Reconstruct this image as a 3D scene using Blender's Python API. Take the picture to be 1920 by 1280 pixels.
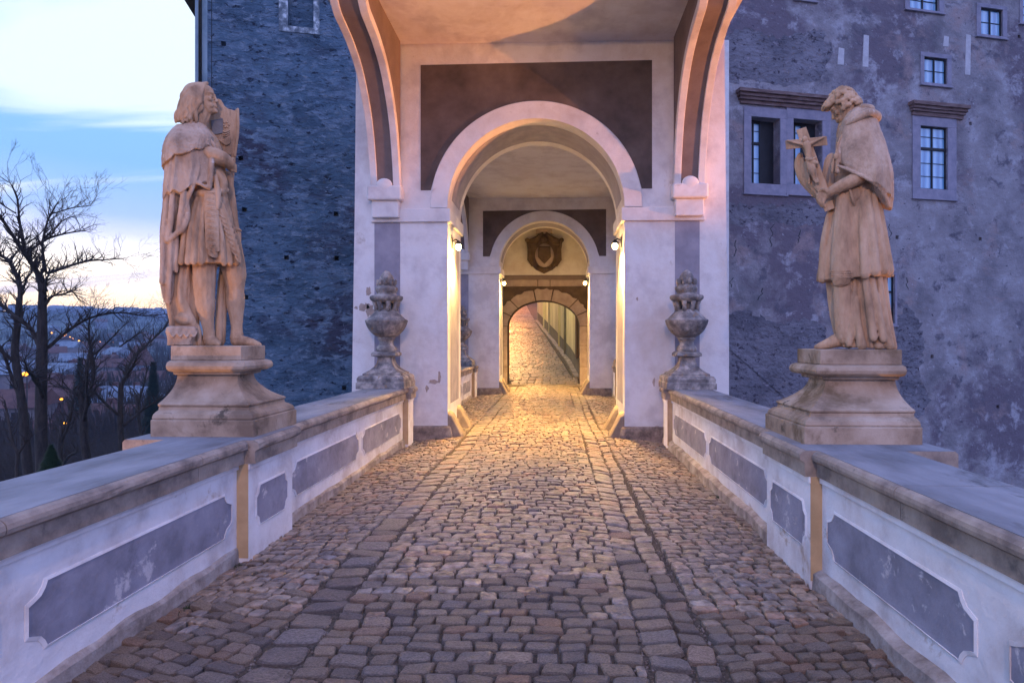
import bpy, math, random
from mathutils import Vector, Matrix, noise
R = math.radians
random.seed(7)
S = bpy.context.scene
for o in list(bpy.data.objects): bpy.data.objects.remove(o)
COL = S.collection

# ------------------------------------------------------------------ camera
F = 1180.0            # focal length in pixels of the 1920 wide photograph
YAW = 1.85
EYE = 1.65
PPX, PPY = 1003.0, 637.0
cam = bpy.data.cameras.new('camera'); camo = bpy.data.objects.new('camera', cam); COL.objects.link(camo)
cam.sensor_width = 36; cam.lens = 36 * F / 1920
cam.shift_x = -(PPX - 960) / 1920; cam.shift_y = -(640 - PPY) / 1920
camo.location = (0, 0, EYE); camo.rotation_euler = (R(90), 0, R(YAW))
cam.clip_start = 0.05; cam.clip_end = 20000
S.camera = camo
CY, SY = math.cos(R(YAW)), math.sin(R(YAW))

def ray(px, py):
    u = (px - PPX) / F
    return Vector((u * CY - SY, u * SY + CY, (PPY - py) / F))
def at(px, py, Y):
    """world point seen at pixel (px,py) of the 1920x1280 photo at world depth Y"""
    d = ray(px, py); s = Y / d.y
    return Vector((d.x * s, Y, EYE + d.z * s))

# ------------------------------------------------------------------ world
W = bpy.data.worlds.new('World'); S.world = W; W.use_nodes = True
nt = W.node_tree; N = nt.nodes; L = nt.links
for n in list(N): N.remove(n)
def wn(t, **k):
    n = N.new(t)
    for a, b in k.items(): setattr(n, a, b)
    return n
def ramp(node, stops):
    cr = node.color_ramp
    while len(cr.elements) > 1: cr.elements.remove(cr.elements[-1])
    cr.elements[0].position = stops[0][0]; cr.elements[0].color = (*stops[0][1], 1)
    for p, c in stops[1:]:
        e = cr.elements.new(p); e.color = (*c, 1)
tc = wn('ShaderNodeTexCoord'); sep = wn('ShaderNodeSeparateXYZ'); L.new(tc.outputs['Generated'], sep.inputs[0])
rb = wn('ShaderNodeValToRGB'); L.new(sep.outputs['Z'], rb.inputs[0])
ramp(rb, [(0.0, (2.3, 1.2, .40)), (.045, (2.3, 1.6, .78)), (.085, (1.9, 1.6, 1.2)), (.12, (1.2, 1.16, 1.2)), (.14, (.72, .78, 1.15)), (.165, (.38, .56, 1.0)),
          (.23, (.22, .48, .98)), (.34, (.22, .50, .98)), (.6, (.28, .56, 1.2)), (1.0, (.28, .54, 1.36))])
# the side of the sky away from the sunset: dusky violet
rv = wn('ShaderNodeValToRGB'); L.new(sep.outputs['Z'], rv.inputs[0])
ramp(rv, [(0.0, (.58, .62, 1.15)), (.12, (.56, .64, 1.30)), (.35, (.46, .64, 1.42)), (1.0, (.28, .54, 1.36))])
dotn = wn('ShaderNodeVectorMath', operation='DOT_PRODUCT'); L.new(tc.outputs['Generated'], dotn.inputs[0])
gl = Vector((-0.80, 0.60, 0.0)).normalized(); dotn.inputs[1].default_value = gl
mr = wn('ShaderNodeMapRange'); L.new(dotn.outputs['Value'], mr.inputs[0]); mr.inputs[1].default_value = -.15; mr.inputs[2].default_value = .8
mr.interpolation_type = 'SMOOTHSTEP'
mxa = wn('ShaderNodeMix', data_type='RGBA'); L.new(mr.outputs[0], mxa.inputs[0]); L.new(rv.outputs[0], mxa.inputs[6]); L.new(rb.outputs[0], mxa.inputs[7])
# clouds: direction projected on a flat layer, streaked by the wind
dv = wn('ShaderNodeMath', operation='ADD'); L.new(sep.outputs['Z'], dv.inputs[0]); dv.inputs[1].default_value = .11
cx = wn('ShaderNodeMath', operation='DIVIDE'); L.new(sep.outputs['X'], cx.inputs[0]); L.new(dv.outputs[0], cx.inputs[1])
cyy = wn('ShaderNodeMath', operation='DIVIDE'); L.new(sep.outputs['Y'], cyy.inputs[0]); L.new(dv.outputs[0], cyy.inputs[1])
cmb = wn('ShaderNodeCombineXYZ'); L.new(cx.outputs[0], cmb.inputs[0]); L.new(cyy.outputs[0], cmb.inputs[1])
mp = wn('ShaderNodeMapping'); L.new(cmb.outputs[0], mp.inputs[0]); mp.inputs['Rotation'].default_value = (0, 0, R(-30)); mp.inputs['Scale'].default_value = (.32, 1.15, 1); mp.inputs['Location'].default_value = (2.3, 6.15, 0)
n1 = wn('ShaderNodeTexNoise'); L.new(mp.outputs[0], n1.inputs['Vector']); n1.inputs['Scale'].default_value = 1.0; n1.inputs['Detail'].default_value = 9; n1.inputs['Roughness'].default_value = .55; n1.inputs['Distortion'].default_value = .6
cl = wn('ShaderNodeValToRGB'); L.new(sep.outputs['Z'], cl.inputs[0])
ramp(cl, [(0, (.5, .5, .5)), (.10, (.46, .46, .46)), (.16, (.45, .45, .45)), (.27, (.475, .475, .475)), (.33, (.535, .535, .535)), (.6, (.55, .55, .55)), (1, (.5, .5, .5))])
cb_ = wn('ShaderNodeMath', operation='ADD'); L.new(n1.outputs[0], cb_.inputs[0]); L.new(cl.outputs[0], cb_.inputs[1])
cs_ = wn('ShaderNodeMath', operation='SUBTRACT'); L.new(cb_.outputs[0], cs_.inputs[0]); cs_.inputs[1].default_value = .5
mc = wn('ShaderNodeMapRange'); L.new(cs_.outputs[0], mc.inputs[0]); mc.inputs[1].default_value = .455; mc.inputs[2].default_value = .63
mc.interpolation_type = 'SMOOTHSTEP'
cc = wn('ShaderNodeValToRGB'); L.new(sep.outputs['Z'], cc.inputs[0])
ramp(cc, [(0, (1.35, 1.05, .75)), (.12, (1.05, 1.02, 1.12)), (.25, (.74, .88, 1.0)), (.5, (.74, .86, 1.04)), (1, (.5, .62, 1.05))])
cv = wn('ShaderNodeMix', data_type='RGBA'); L.new(mr.outputs[0], cv.inputs[0]); cv.inputs[6].default_value = (.54, .62, 1.22, 1); L.new(cc.outputs[0], cv.inputs[7])
mxb = wn('ShaderNodeMix', data_type='RGBA'); L.new(mc.outputs[0], mxb.inputs[0]); L.new(mxa.outputs[2], mxb.inputs[6]); L.new(cv.outputs[2], mxb.inputs[7])
sky = wn('ShaderNodeTexSky', sky_type='NISHITA'); sky.sun_disc = False; sky.sun_elevation = R(-1.5); sky.sun_rotation = R(-53); sky.air_density = 1.5; sky.dust_density = 1.5
bg1 = wn('ShaderNodeBackground'); L.new(mxb.outputs[2], bg1.inputs[0]); bg1.inputs[1].default_value = 1.0
bg2 = wn('ShaderNodeBackground'); L.new(sky.outputs[0], bg2.inputs[0]); bg2.inputs[1].default_value = 0.10
ad = wn('ShaderNodeAddShader'); L.new(bg1.outputs[0], ad.inputs[0]); L.new(bg2.outputs[0], ad.inputs[1])
wo = wn('ShaderNodeOutputWorld'); L.new(ad.outputs[0], wo.inputs[0])

# ------------------------------------------------------------------ lights
def lamp(name, kind, loc, energy, col, radius=.1, target=None, angle=None, blend=.6):
    l = bpy.data.lights.new(name, kind); l.energy = energy; l.color = col
    if kind in ('POINT', 'SPOT'): l.shadow_soft_size = radius
    o = bpy.data.objects.new(name, l); COL.objects.link(o); o.location = loc
    if kind == 'SPOT': l.spot_size = R(angle); l.spot_blend = blend
    if target is not None: o.rotation_euler = (Vector(target) - Vector(loc)).to_track_quat('-Z', 'Y').to_euler()
    return o
sun = bpy.data.lights.new('afterglow', 'SUN'); sun.energy = .12; sun.angle = R(25); sun.color = (1, .72, .5)
suno = bpy.data.objects.new('afterglow', sun); COL.objects.link(suno)
suno.rotation_euler = Vector((.8, -.6, -.12)).to_track_quat('-Z', 'Y').to_euler()
# lantern on the gate behind the photographer
lamp('lantern_light', 'POINT', (-.1, -6.5, 6.6), 1450, (1, .57, .31), .25)
# floodlights in the moat on both sides of the bridge
lamp('floodlight_beam', 'SPOT', (15.0, 7.5, 0.5), 11500, (1, .34, .08), .10, (-1.5, 9.3, 7.3), 25, .45)
lamp('floodlight_beam', 'SPOT', (8.0, 6.6, -3.0), 1500, (1, .42, .10), .10, (2.45, 5.1, 2.3), 18, .5)
lamp('floodlight_beam', 'SPOT', (-6.2, 1.5, -3.6), 1100, (1, .45, .13), .12, (-3.0, 5.2, 1.7), 24)
S.view_settings.view_transform = 'Standard'; S.view_settings.look = 'None'
S.view_settings.gamma = 1; S.view_settings.use_curve_mapping = False
S.view_settings.exposure = 0.38
S.render.engine = 'CYCLES'; S.cycles.use_denoising = True
S.cycles.max_bounces = 8; S.cycles.diffuse_bounces = 4
S.cycles.sample_clamp_indirect = 6

# ------------------------------------------------------------------ materials
def mat(name, cols, scale=3.0, rough=.85, bump=.3, bscale=40, detail=8, spots=None, stretch=(1, 1, 1), rnd=0, attr=None, bdist=.01, spec=.3, extra=None, big=None, sharp=(.35, .65)):
    """cols: two or three colours mixed by noise; spots: (colour, scale, threshold, softness) list of noise patches, worn places and painted shading alike; big: second bump (scale, distance)"""
    m = bpy.data.materials.new(name); m.use_nodes = True
    t = m.node_tree; n = t.nodes; l = t.links; b = n['Principled BSDF']
    tc = n.new('ShaderNodeTexCoord'); mp = n.new('ShaderNodeMapping'); mp.inputs['Scale'].default_value = stretch
    l.new(tc.outputs['Object'], mp.inputs[0]); vec = mp.outputs[0]
    if rnd or attr == 'rand':
        oi = n.new('ShaderNodeObjectInfo'); off = n.new('ShaderNodeVectorMath'); off.operation = 'MULTIPLY_ADD'
        cb = n.new('ShaderNodeCombineXYZ'); l.new(oi.outputs['Random'], cb.inputs[0]); l.new(oi.outputs['Random'], cb.inputs[1]); l.new(oi.outputs['Random'], cb.inputs[2])
        l.new(cb.outputs[0], off.inputs[0]); off.inputs[1].default_value = (37, 53, 29); l.new(vec, off.inputs[2]); vec = off.outputs[0]
    nz = n.new('ShaderNodeTexNoise'); l.new(vec, nz.inputs['Vector']); nz.inputs['Scale'].default_value = scale; nz.inputs['Detail'].default_value = detail; nz.inputs['Roughness'].default_value = .62
    cr = n.new('ShaderNodeValToRGB'); l.new(nz.outputs[0], cr.inputs[0])
    k = len(cols); lo, hi = sharp
    ramp(cr, [(lo + (hi - lo) * i / max(1, k - 1), c) for i, c in enumerate(cols)])
    col = cr.outputs[0]
    for (sc, ss, th, so) in (spots or []):
        n2 = n.new('ShaderNodeTexNoise'); l.new(vec, n2.inputs['Vector']); n2.inputs['Scale'].default_value = ss; n2.inputs['Detail'].default_value = 10; n2.inputs['Roughness'].default_value = .68
        n2.inputs['Distortion'].default_value = .3
        r2 = n.new('ShaderNodeMapRange'); l.new(n2.outputs[0], r2.inputs[0]); r2.inputs[1].default_value = th; r2.inputs[2].default_value = th + so
        mx = n.new('ShaderNodeMix'); mx.data_type = 'RGBA'; l.new(r2.outputs[0], mx.inputs[0]); l.new(col, mx.inputs[6]); mx.inputs[7].default_value = (*sc, 1); col = mx.outputs[2]
    if rnd or attr:
        if attr == 'attr':
            at_ = n.new('ShaderNodeAttribute'); at_.attribute_name = 'tint'; val = at_.outputs['Fac']
        else:
            oi2 = n.new('ShaderNodeObjectInfo'); val = oi2.outputs['Random']
        hs = n.new('ShaderNodeValToRGB'); l.new(val, hs.inputs[0])
        ramp(hs, [(0, (.62, .62, .70)), (.18, (.9, .86, .84)), (.4, (1.05, .98, .90)), (.6, (.84, .88, 1.0)), (.8, (1.2, 1.12, 1.02)), (.93, (1.15, .88, .76)), (1, (1.3, 1.28, 1.25))])
        mx = n.new('ShaderNodeMix'); mx.data_type = 'RGBA'; mx.blend_type = 'MULTIPLY'; mx.inputs[0].default_value = 1; l.new(col, mx.inputs[6]); l.new(hs.outputs[0], mx.inputs[7]); col = mx.outputs[2]
    l.new(col, b.inputs['Base Color']); b.inputs['Roughness'].default_value = rough
    b.inputs['Specular IOR Level'].default_value = spec
    if bump:
        nb = n.new('ShaderNodeTexNoise'); l.new(vec, nb.inputs['Vector']); nb.inputs['Scale'].default_value = bscale; nb.inputs['Detail'].default_value = 6; nb.inputs['Roughness'].default_value = .6
        bp = n.new('ShaderNodeBump'); bp.inputs['Strength'].default_value = bump; bp.inputs['Distance'].default_value = bdist; l.new(nb.outputs[0], bp.inputs['Height'])
        last = bp
        if big:
            nb2 = n.new('ShaderNodeTexNoise'); l.new(vec, nb2.inputs['Vector']); nb2.inputs['Scale'].default_value = big[0]; nb2.inputs['Detail'].default_value = 5
            if len(big) > 2: nb2.inputs['Distortion'].default_value = big[2]
            bp2 = n.new('ShaderNodeBump'); bp2.inputs['Strength'].default_value = 1; bp2.inputs['Distance'].default_value = big[1]; l.new(nb2.outputs[0], bp2.inputs['Height']); l.new(bp.outputs[0], bp2.inputs['Normal']); last = bp2
        l.new(last.outputs[0], b.inputs['Normal'])
    return m
M = {}
M['plaster'] = mat('white_limewash', [(.60, .56, .56), (.76, .73, .72), (.80, .78, .78)], 1.6, .9, .25, 60, bdist=.004, big=(5, .012),
                   spots=[((.60, .53, .49), .8, .50, .22), ((.50, .43, .38), 2.3, .64, .10), ((.36, .31, .29), 6.0, .68, .05)])
M['plaster_worn'] = mat('worn_white_limewash', [(.55, .51, .52), (.72, .71, .74), (.80, .80, .84)], 2.6, .9, .4, 50, bdist=.005, big=(7, .012),
                   spots=[((.44, .36, .31), 3.1, .60, .08), ((.30, .25, .24), 9.0, .68, .05)])
M['grey_paint'] = mat('grey_sgraffito', [(.20, .20, .25), (.27, .27, .34), (.33, .33, .41)], 3.2, .9, .4, 60, bdist=.005, big=(9, .01),
                   spots=[((.56, .54, .58), 4.3, .60, .05), ((.15, .15, .19), 2.2, .60, .12)])
M['strip_paint'] = mat('grey_strip_paint', [(.26, .25, .30), (.36, .34, .40)], 4, .9, .3, 60, bdist=.004)
M['console_paint'] = mat('taupe_console_paint', [(.16, .125, .12), (.22, .175, .165)], 2.5, .9, .35, 45, bdist=.005)
M['dark_paint'] = mat('dark_brown_render', [(.075, .058, .052), (.115, .088, .078), (.155, .12, .105)], 2.2, .9, .35, 45, bdist=.005, sharp=(.3, .7))
M['ochre'] = mat('ochre_return', [(.42, .30, .17), (.55, .40, .24)], 4, .9, .3, 60, bdist=.004)
M['coping'] = mat('coping_sandstone', [(.17, .14, .125), (.30, .25, .215), (.39, .33, .28)], 4.5, .8, .6, 90, bdist=.004, big=(14, .008),
                   spots=[((.14, .12, .11), 5.0, .60, .08), ((.50, .47, .43), 11.0, .70, .03)])
M['coping_top'] = mat('coping_top_slate', [(.13, .135, .15), (.21, .22, .25), (.29, .30, .335)], 2.4, .75, .5, 120, bdist=.002, big=(18, .004), stretch=(1, .35, 1),
                   spots=[((.10, .10, .11), 4.0, .58, .10), ((.45, .45, .46), 9.0, .70, .03)])
M['statue'] = mat('carved_sandstone', [(.27, .175, .11), (.46, .305, .195), (.56, .40, .28)], 4.5, .85, .9, 130, bdist=.005, big=(26, .010), stretch=(1.3, 1.3, .5),
                   spots=[((.24, .17, .12), 5.0, .58, .12), ((.12, .09, .07), 3.2, .68, .08), ((.58, .48, .38), 9.0, .66, .06)])
M['statue_pale'] = mat('pale_carved_sandstone', [(.28, .20, .145), (.46, .335, .25), (.56, .44, .35)], 5.0, .85, .9, 130, bdist=.005, big=(30, .012), stretch=(1.3, 1.3, .6),
                   spots=[((.20, .16, .14), 6.0, .62, .10), ((.64, .58, .53), 12.0, .64, .05)])
M['pedestal'] = mat('pedestal_sandstone', [(.18, .13, .095), (.35, .265, .195), (.46, .37, .295)], 2.6, .85, .7, 150, bdist=.004, big=(30, .004),
                   spots=[((.17, .12, .075), 2.2, .54, .12), ((.10, .08, .06), 5.0, .62, .08), ((.60, .54, .48), 8.0, .68, .03)])
M['urn'] = mat('urn_weathered_stone', [(.11, .10, .10), (.23, .21, .20), (.46, .41, .37)], 6.5, .85, .7, 100, bdist=.005, big=(26, .006),
                   spots=[((.30, .19, .11), 5.0, .58, .08), ((.07, .06, .06), 9.0, .64, .05)])
M['cobble'] = mat('granite_setts', [(.11, .092, .078), (.24, .20, .168), (.36, .305, .26)], 14, .30, .8, 90, bdist=.004, big=(30, .012), rnd=1, spec=.5, attr='rand')
M['cobble_far'] = mat('granite_setts_merged', [(.11, .092, .078), (.24, .20, .168), (.36, .305, .26)], 14, .30, .8, 90, bdist=.004, big=(30, .012), attr='attr', spec=.5)
M['bed'] = mat('sandy_joints', [(.045, .036, .03), (.085, .067, .053), (.14, .115, .095)], 60, .9, 1.0, 160, bdist=.012)
M['plinth'] = mat('plinth_render', [(.10, .085, .08), (.20, .165, .15), (.30, .26, .24)], 7, .9, .8, 60, bdist=.008)
M['foot'] = mat('parapet_foot_render', [(.20, .17, .155), (.34, .30, .28), (.46, .43, .42)], 6, .9, .8, 60, bdist=.008)
M['guard'] = mat('guard_stone', [(.19, .15, .12), (.30, .25, .20)], 6, .8, .6, 60, bdist=.006)
M['metal'] = mat('dark_iron', [(.02, .02, .022), (.04, .04, .04)], 10, .5, .2, 80, bdist=.001)
M['bark'] = mat('dark_bark', [(.035, .028, .024), (.075, .058, .05)], 8, .95, .8, 30, stretch=(1, 1, .25), bdist=.02)
M['twig'] = mat('twig_bark', [(.04, .03, .026), (.07, .05, .045)], 8, .95, 0)
M['conifer'] = mat('conifer_needles', [(.010, .022, .018), (.03, .05, .035)], 3, .9, 0)
M['ivy'] = mat('ivy_leaves', [(.012, .03, .012), (.03, .06, .02)], 3, .7, 0)
M['land'] = mat('winter_hillside', [(.035, .05, .055), (.07, .085, .08), (.15, .15, .15)], .035, 1, .2, 3, detail=12, spots=[((.20, .20, .22), .05, .58, .03)])
M['water'] = mat('river_water', [(.05, .07, .09), (.07, .09, .11)], .3, .12, .3, 2, bdist=.05, spec=.5)
M['house_pale'] = mat('house_render', [(.16, .17, .22), (.26, .27, .32)], .3, .9, 0)
M['house_cream'] = mat('house_cream_render', [(.20, .17, .18), (.28, .24, .24)], .3, .9, 0)
M['roof_red'] = mat('roof_red_tiles', [(.10, .045, .04), (.15, .07, .06)], .8, .9, 0)
M['roof_grey'] = mat('roof_frosted', [(.12, .14, .18), (.26, .29, .34)], .8, .9, 0)
M['win_dark'] = mat('dark_window', [(.02, .025, .03), (.03, .035, .04)], .8, .2, 0)
M['cream'] = mat('alley_cream_plaster', [(.50, .42, .26), (.66, .56, .36), (.72, .64, .44)], 1.1, .9, .4, 20, bdist=.01, stretch=(1, 1, .25))
M['dado'] = mat('alley_grey_dado', [(.13, .12, .11), (.2, .18, .16)], 2, .9, .4, 20, bdist=.01)
M['portal'] = mat('portal_stone', [(.33, .26, .24), (.46, .38, .35)], 4, .85, .6, 60, bdist=.006)
M['portal_dark'] = mat('portal_dark_stone', [(.07, .045, .03), (.13, .09, .06)], 4, .85, .6, 60, bdist=.006)
M['door'] = mat('dark_brown_board', [(.07, .045, .03), (.11, .07, .045)], 4, .7, .4, 20, stretch=(1, 1, .2))
M['win_stone'] = mat('window_surround_stone', [(.25, .24, .30), (.36, .33, .40)], 3, .9, .5, 60, bdist=.005)
M['cornice'] = mat('painted_window_cornice', [(.10, .06, .055), (.20, .125, .11), (.27, .20, .19)], 8, .8, .4, 60, stretch=(.3, .3, 3))
M['frame'] = mat('black_window_frame', [(.012, .012, .016), (.02, .02, .025)], 5, .5, 0)
M['patchw'] = mat('white_test_patch', [(.50, .48, .50), (.62, .60, .62)], 5, .9, .3, 60, bdist=.004)
def rename_glass():
    m = bpy.data.materials.new('sky_tinted_pane'); m.use_nodes = True; t = m.node_tree; b = t.nodes['Principled BSDF']
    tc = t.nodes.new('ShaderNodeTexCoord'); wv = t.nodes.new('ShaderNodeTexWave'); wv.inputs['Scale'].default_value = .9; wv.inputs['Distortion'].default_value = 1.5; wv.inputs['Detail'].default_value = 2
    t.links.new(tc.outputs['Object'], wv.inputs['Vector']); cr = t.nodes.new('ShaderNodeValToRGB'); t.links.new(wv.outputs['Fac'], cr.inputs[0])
    ramp(cr, [(0, (.12, .28, .50)), (.6, (.20, .46, .72)), (1, (.36, .60, .80))]); t.links.new(cr.outputs[0], b.inputs['Base Color'])  # blue sky reflection and pale curtain painted into the pane colour
    b.inputs['Roughness'].default_value = .08; b.inputs['Coat Weight'].default_value = 1; b.inputs['Coat Roughness'].default_value = .05; b.inputs['Specular IOR Level'].default_value = 1
    return m
M['glass'] = rename_glass()
def emit(name, col, st):
    m = bpy.data.materials.new(name); m.use_nodes = True; b = m.node_tree.nodes['Principled BSDF']
    b.inputs['Base Color'].default_value = (*col, 1); b.inputs['Emission Color'].default_value = (*col, 1); b.inputs['Emission Strength'].default_value = st
    return m
M['bulb'] = emit('lamp_bulb', (1, .66, .22), 45)
M['bulb_far'] = emit('street_bulb', (1, .36, .03), 3.5)
M['bulb_white'] = emit('white_street_bulb', (1, .85, .65), 6)
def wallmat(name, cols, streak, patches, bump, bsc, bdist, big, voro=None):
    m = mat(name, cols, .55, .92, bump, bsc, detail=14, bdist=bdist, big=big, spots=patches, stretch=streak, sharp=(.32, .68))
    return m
M['wall_left'] = wallmat('rough_dark_render', [(.04, .07, .105), (.085, .145, .21), (.13, .205, .28)], (1, 1, 2.0),  # pale and dark flecks put the ripples' light and shade into the colour
     [((.055, .058, .09), .26, .50, .12), ((.15, .215, .29), 1.6, .50, .10), ((.20, .265, .335), 3.2, .565, .07), ((.015, .022, .04), 3.6, .57, .06), ((.25, .295, .35), 6.0, .62, .06)], .9, 11, .05, (3.2, .12, .9))  # first entry paints the dim purplish lighting as a broad colour patch
M['wall_right'] = wallmat('peeling_castle_render', [(.16, .15, .17), (.30, .275, .295), (.38, .355, .375)], (1, 1, 1.1),
     [((.17, .14, .17), .16, .50, .06), ((.42, .40, .44), 1.1, .54, .10), ((.13, .12, .15), .9, .56, .08), ((.38, .28, .27), .45, .56, .14), ((.08, .07, .10), 3.8, .645, .02), ((.44, .42, .46), 5.0, .62, .06), ((.09, .08, .11), 9.0, .68, .02)], .9, 14, .03, (2.4, .08))

# ------------------------------------------------------------------ mesh helpers
class MB:
    def __init__(s): s.v = []; s.f = []; s.m = []
    def quad(s, *p):
        i = len(s.v); s.v += [tuple(q) for q in p]; s.f.append(tuple(range(i, i + len(p))))
    def box(s, x0, x1, y0, y1, z0, z1):
        i = len(s.v)
        s.v += [(x0, y0, z0), (x1, y0, z0), (x1, y1, z0), (x0, y1, z0), (x0, y0, z1), (x1, y0, z1), (x1, y1, z1), (x0, y1, z1)]
        s.f += [(i, i + 3, i + 2, i + 1), (i + 4, i + 5, i + 6, i + 7), (i, i + 1, i + 5, i + 4), (i + 1, i + 2, i + 6, i + 5), (i + 2, i + 3, i + 7, i + 6), (i + 3, i, i + 4, i + 7)]
        return s
    def rings(s, rings, cap=True, close=True):
        """loft a list of point rings"""
        i = len(s.v); n = len(rings[0])
        for r in rings: s.v += [tuple(p) for p in r]
        for a in range(len(rings) - 1):
            for b in range(n if close else n - 1):
                c = (b + 1) % n
                s.f.append((i + a * n + b, i + a * n + c, i + (a + 1) * n + c, i + (a + 1) * n + b))
        if cap:
            s.f.append(tuple(i + k for k in reversed(range(n)))); j = i + (len(rings) - 1) * n
            s.f.append(tuple(j + k for k in range(n)))
        return s
    def prism(s, poly, fn0, fn1):
        return s.rings([[fn0(*p) for p in poly], [fn1(*p) for p in poly]])
    def tube(s, pts, n=6, cap=True):
        """pts: (Vector, radius)"""
        rr = []; prev = None
        for k, (p, r) in enumerate(pts):
            a = pts[max(0, k - 1)][0]; b = pts[min(len(pts) - 1, k + 1)][0]
            t = (b - a); t = t.normalized() if t.length > 1e-9 else Vector((0, 0, 1))
            if prev is None:
                u = t.cross(Vector((0, 1, 0)));
                if u.length < 1e-3: u = t.cross(Vector((1, 0, 0)))
            else: u = prev - t * prev.dot(t)
            u.normalize(); w = t.cross(u); prev = u
            rr.append([p + (u * math.cos(2 * math.pi * q / n) + w * math.sin(2 * math.pi * q / n)) * r for q in range(n)])
        return s.rings(rr, cap)
    def ell(s, c, rx, ry, rz, n=16, m=10, rot=None):
        c = Vector(c); rr = []
        for a in range(m + 1):
            ph = math.pi * (a + .001) / (m + .002) ; z = -math.cos(ph); q = math.sin(ph)
            ring = []
            for b in range(n):
                th = 2 * math.pi * b / n; p = Vector((rx * q * math.cos(th), ry * q * math.sin(th), rz * z))
                if rot: p = rot @ p
                ring.append(c + p)
            rr.append(ring)
        return s.rings(rr)
    def lathe(s, c, prof, n=32, mod=None):
        rr = []
        for (r, z) in prof:
            rr.append([(c[0] + r * math.cos(2 * math.pi * q / n) * (1 + (mod(q / n, z) if mod else 0)), c[1] + r * math.sin(2 * math.pi * q / n) * (1 + (mod(q / n, z) if mod else 0)), c[2] + z) for q in range(n)])
        return s.rings(rr)
def OBJ(name, mb, m, parent=None, smooth=False, bevel=0, seg=2, **props):
    if isinstance(mb, bpy.types.Mesh): me = mb
    else:
        me = bpy.data.meshes.new(name); me.from_pydata(mb.v, [], mb.f); me.materials.append(M[m] if isinstance(m, str) else m); me.update()
        if smooth:
            for p in me.polygons: p.use_smooth = True
    o = bpy.data.objects.new(name, me); COL.objects.link(o)
    if parent is not None: attach(o, parent)
    if bevel:
        b = o.modifiers.new('bevel', 'BEVEL'); b.width = bevel; b.segments = seg; b.limit_method = 'ANGLE'; b.angle_limit = R(35)
    for k, v in props.items(): o[k] = v
    return o
def origin(o):
    t = Vector(o.location); p = o.parent
    while p: t = t + p.location; p = p.parent
    return t
TOPLOC = {}
def attach(o, parent):
    o.parent = parent
    q = parent
    while q.parent: q = q.parent
    # parts are modelled in world coordinates; sub-parts of an origin-centred part need no offset
    if parent.type == 'EMPTY': o.matrix_parent_inverse = Matrix.Translation(-Vector(parent.location))
def thing(name, label, cat, loc, group=None):
    o = bpy.data.objects.new(name, None); COL.objects.link(o); o.location = loc; o.empty_display_size = .2
    o['label'] = label; o['category'] = cat
    if group: o['group'] = group
    return o
def tag(o, label, cat, group=None):
    o['label'] = label; o['category'] = cat
    if group: o['group'] = group
    return o
def structure(name, mb, m, **k):
    o = OBJ(name, mb, m, **k); o['kind'] = 'structure'; return o
def kids(o): return [c for c in COL.objects if c.parent == o]
def dup(root, delta, label, group=None, mirror=None):
    r = root.copy(); COL.objects.link(r); r.location = Vector(root.location) + Vector(delta); r['label'] = label
    for c in kids(root):
        d = c.copy(); COL.objects.link(d); d.parent = r
        for g in kids(c):
            e = g.copy(); COL.objects.link(e); e.parent = d
    return r
def cat(pts, k=6):
    """Catmull-Rom through tuples"""
    out = []; P = [pts[0]] + list(pts) + [pts[-1]]
    for i in range(1, len(P) - 2):
        for j in range(k):
            t = j / k; a, b, c, d = P[i - 1], P[i], P[i + 1], P[i + 2]
            out.append(tuple(.5 * ((2 * b[q]) + (-a[q] + c[q]) * t + (2 * a[q] - 5 * b[q] + 4 * c[q] - d[q]) * t * t + (-a[q] + 3 * b[q] - 3 * c[q] + d[q]) * t ** 3) for q in range(len(b))))
    out.append(tuple(pts[-1])); return out
M['wall_exposed'] = wallmat('exposed_rough_masonry', [(.11, .105, .13), (.19, .18, .21), (.27, .255, .29)], (1, 1, 1.4),
     [((.30, .27, .31), 3.0, .60, .05), ((.06, .05, .07), 5.0, .56, .06)], 1.0, 10, .04, (3.2, .15))
# ------------------------------------------------------------------ road
def zr(x, y):
    c = x + .42
    z = .045 - .022 * c * c
    z -= .018 * math.exp(-((x + 1.43) / .12) ** 2) + .016 * math.exp(-((x - .68) / .12) ** 2)
    z += .035 * math.exp(-((y - 7.0) / 1.6) ** 2) * math.exp(-(c / 1.1) ** 2) + .010 * math.sin(y * 1.9 + x) + .008 * math.sin(y * .9 - 2 * x + 1) - .02 * math.exp(-((y - 9.6) / .9) ** 2)
    if y > 22.9: z = .04 + .010 * math.sin(y * 1.9 + x) + .135 * (y - 22.9)
    if y > 50: z += .03 * (y - 50)
    return z
mb = MB(); xs = [-2.75 + .1 * i for i in range(51)]; ys = [-9 + .25 * i for i in range(129)]
for j, y in enumerate(ys):
    for i, x in enumerate(xs): mb.v.append((x, y, zr(x, y) - .024))
for j in range(len(ys) - 1):
    for i in range(len(xs) - 1):
        a = j * len(xs) + i; mb.f.append((a, a + 1, a + 1 + len(xs), a + len(xs)))
road = structure('road', mb, 'bed', smooth=True)
mb = MB()
mb.box(-2.75, 2.3, -9, 22.6, -2.2, -.16)
structure('bridge_deck', mb, 'plinth')
# alley ramp beyond the gate
mb = MB(); ys2 = [23.0 + .8 * i for i in range(56)]; xs2 = [-9 + .4 * i for i in range(31)]
for y in ys2:
    for x in xs2: mb.v.append((x, y, zr(-.42, y) - .03))
for j in range(len(ys2) - 1):
    for i in range(len(xs2) - 1):
        a = j * len(xs2) + i; mb.f.append((a, a + 1, a + 1 + len(xs2), a + len(xs2)))
structure('alley_ground', mb, 'bed', smooth=True)

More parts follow.
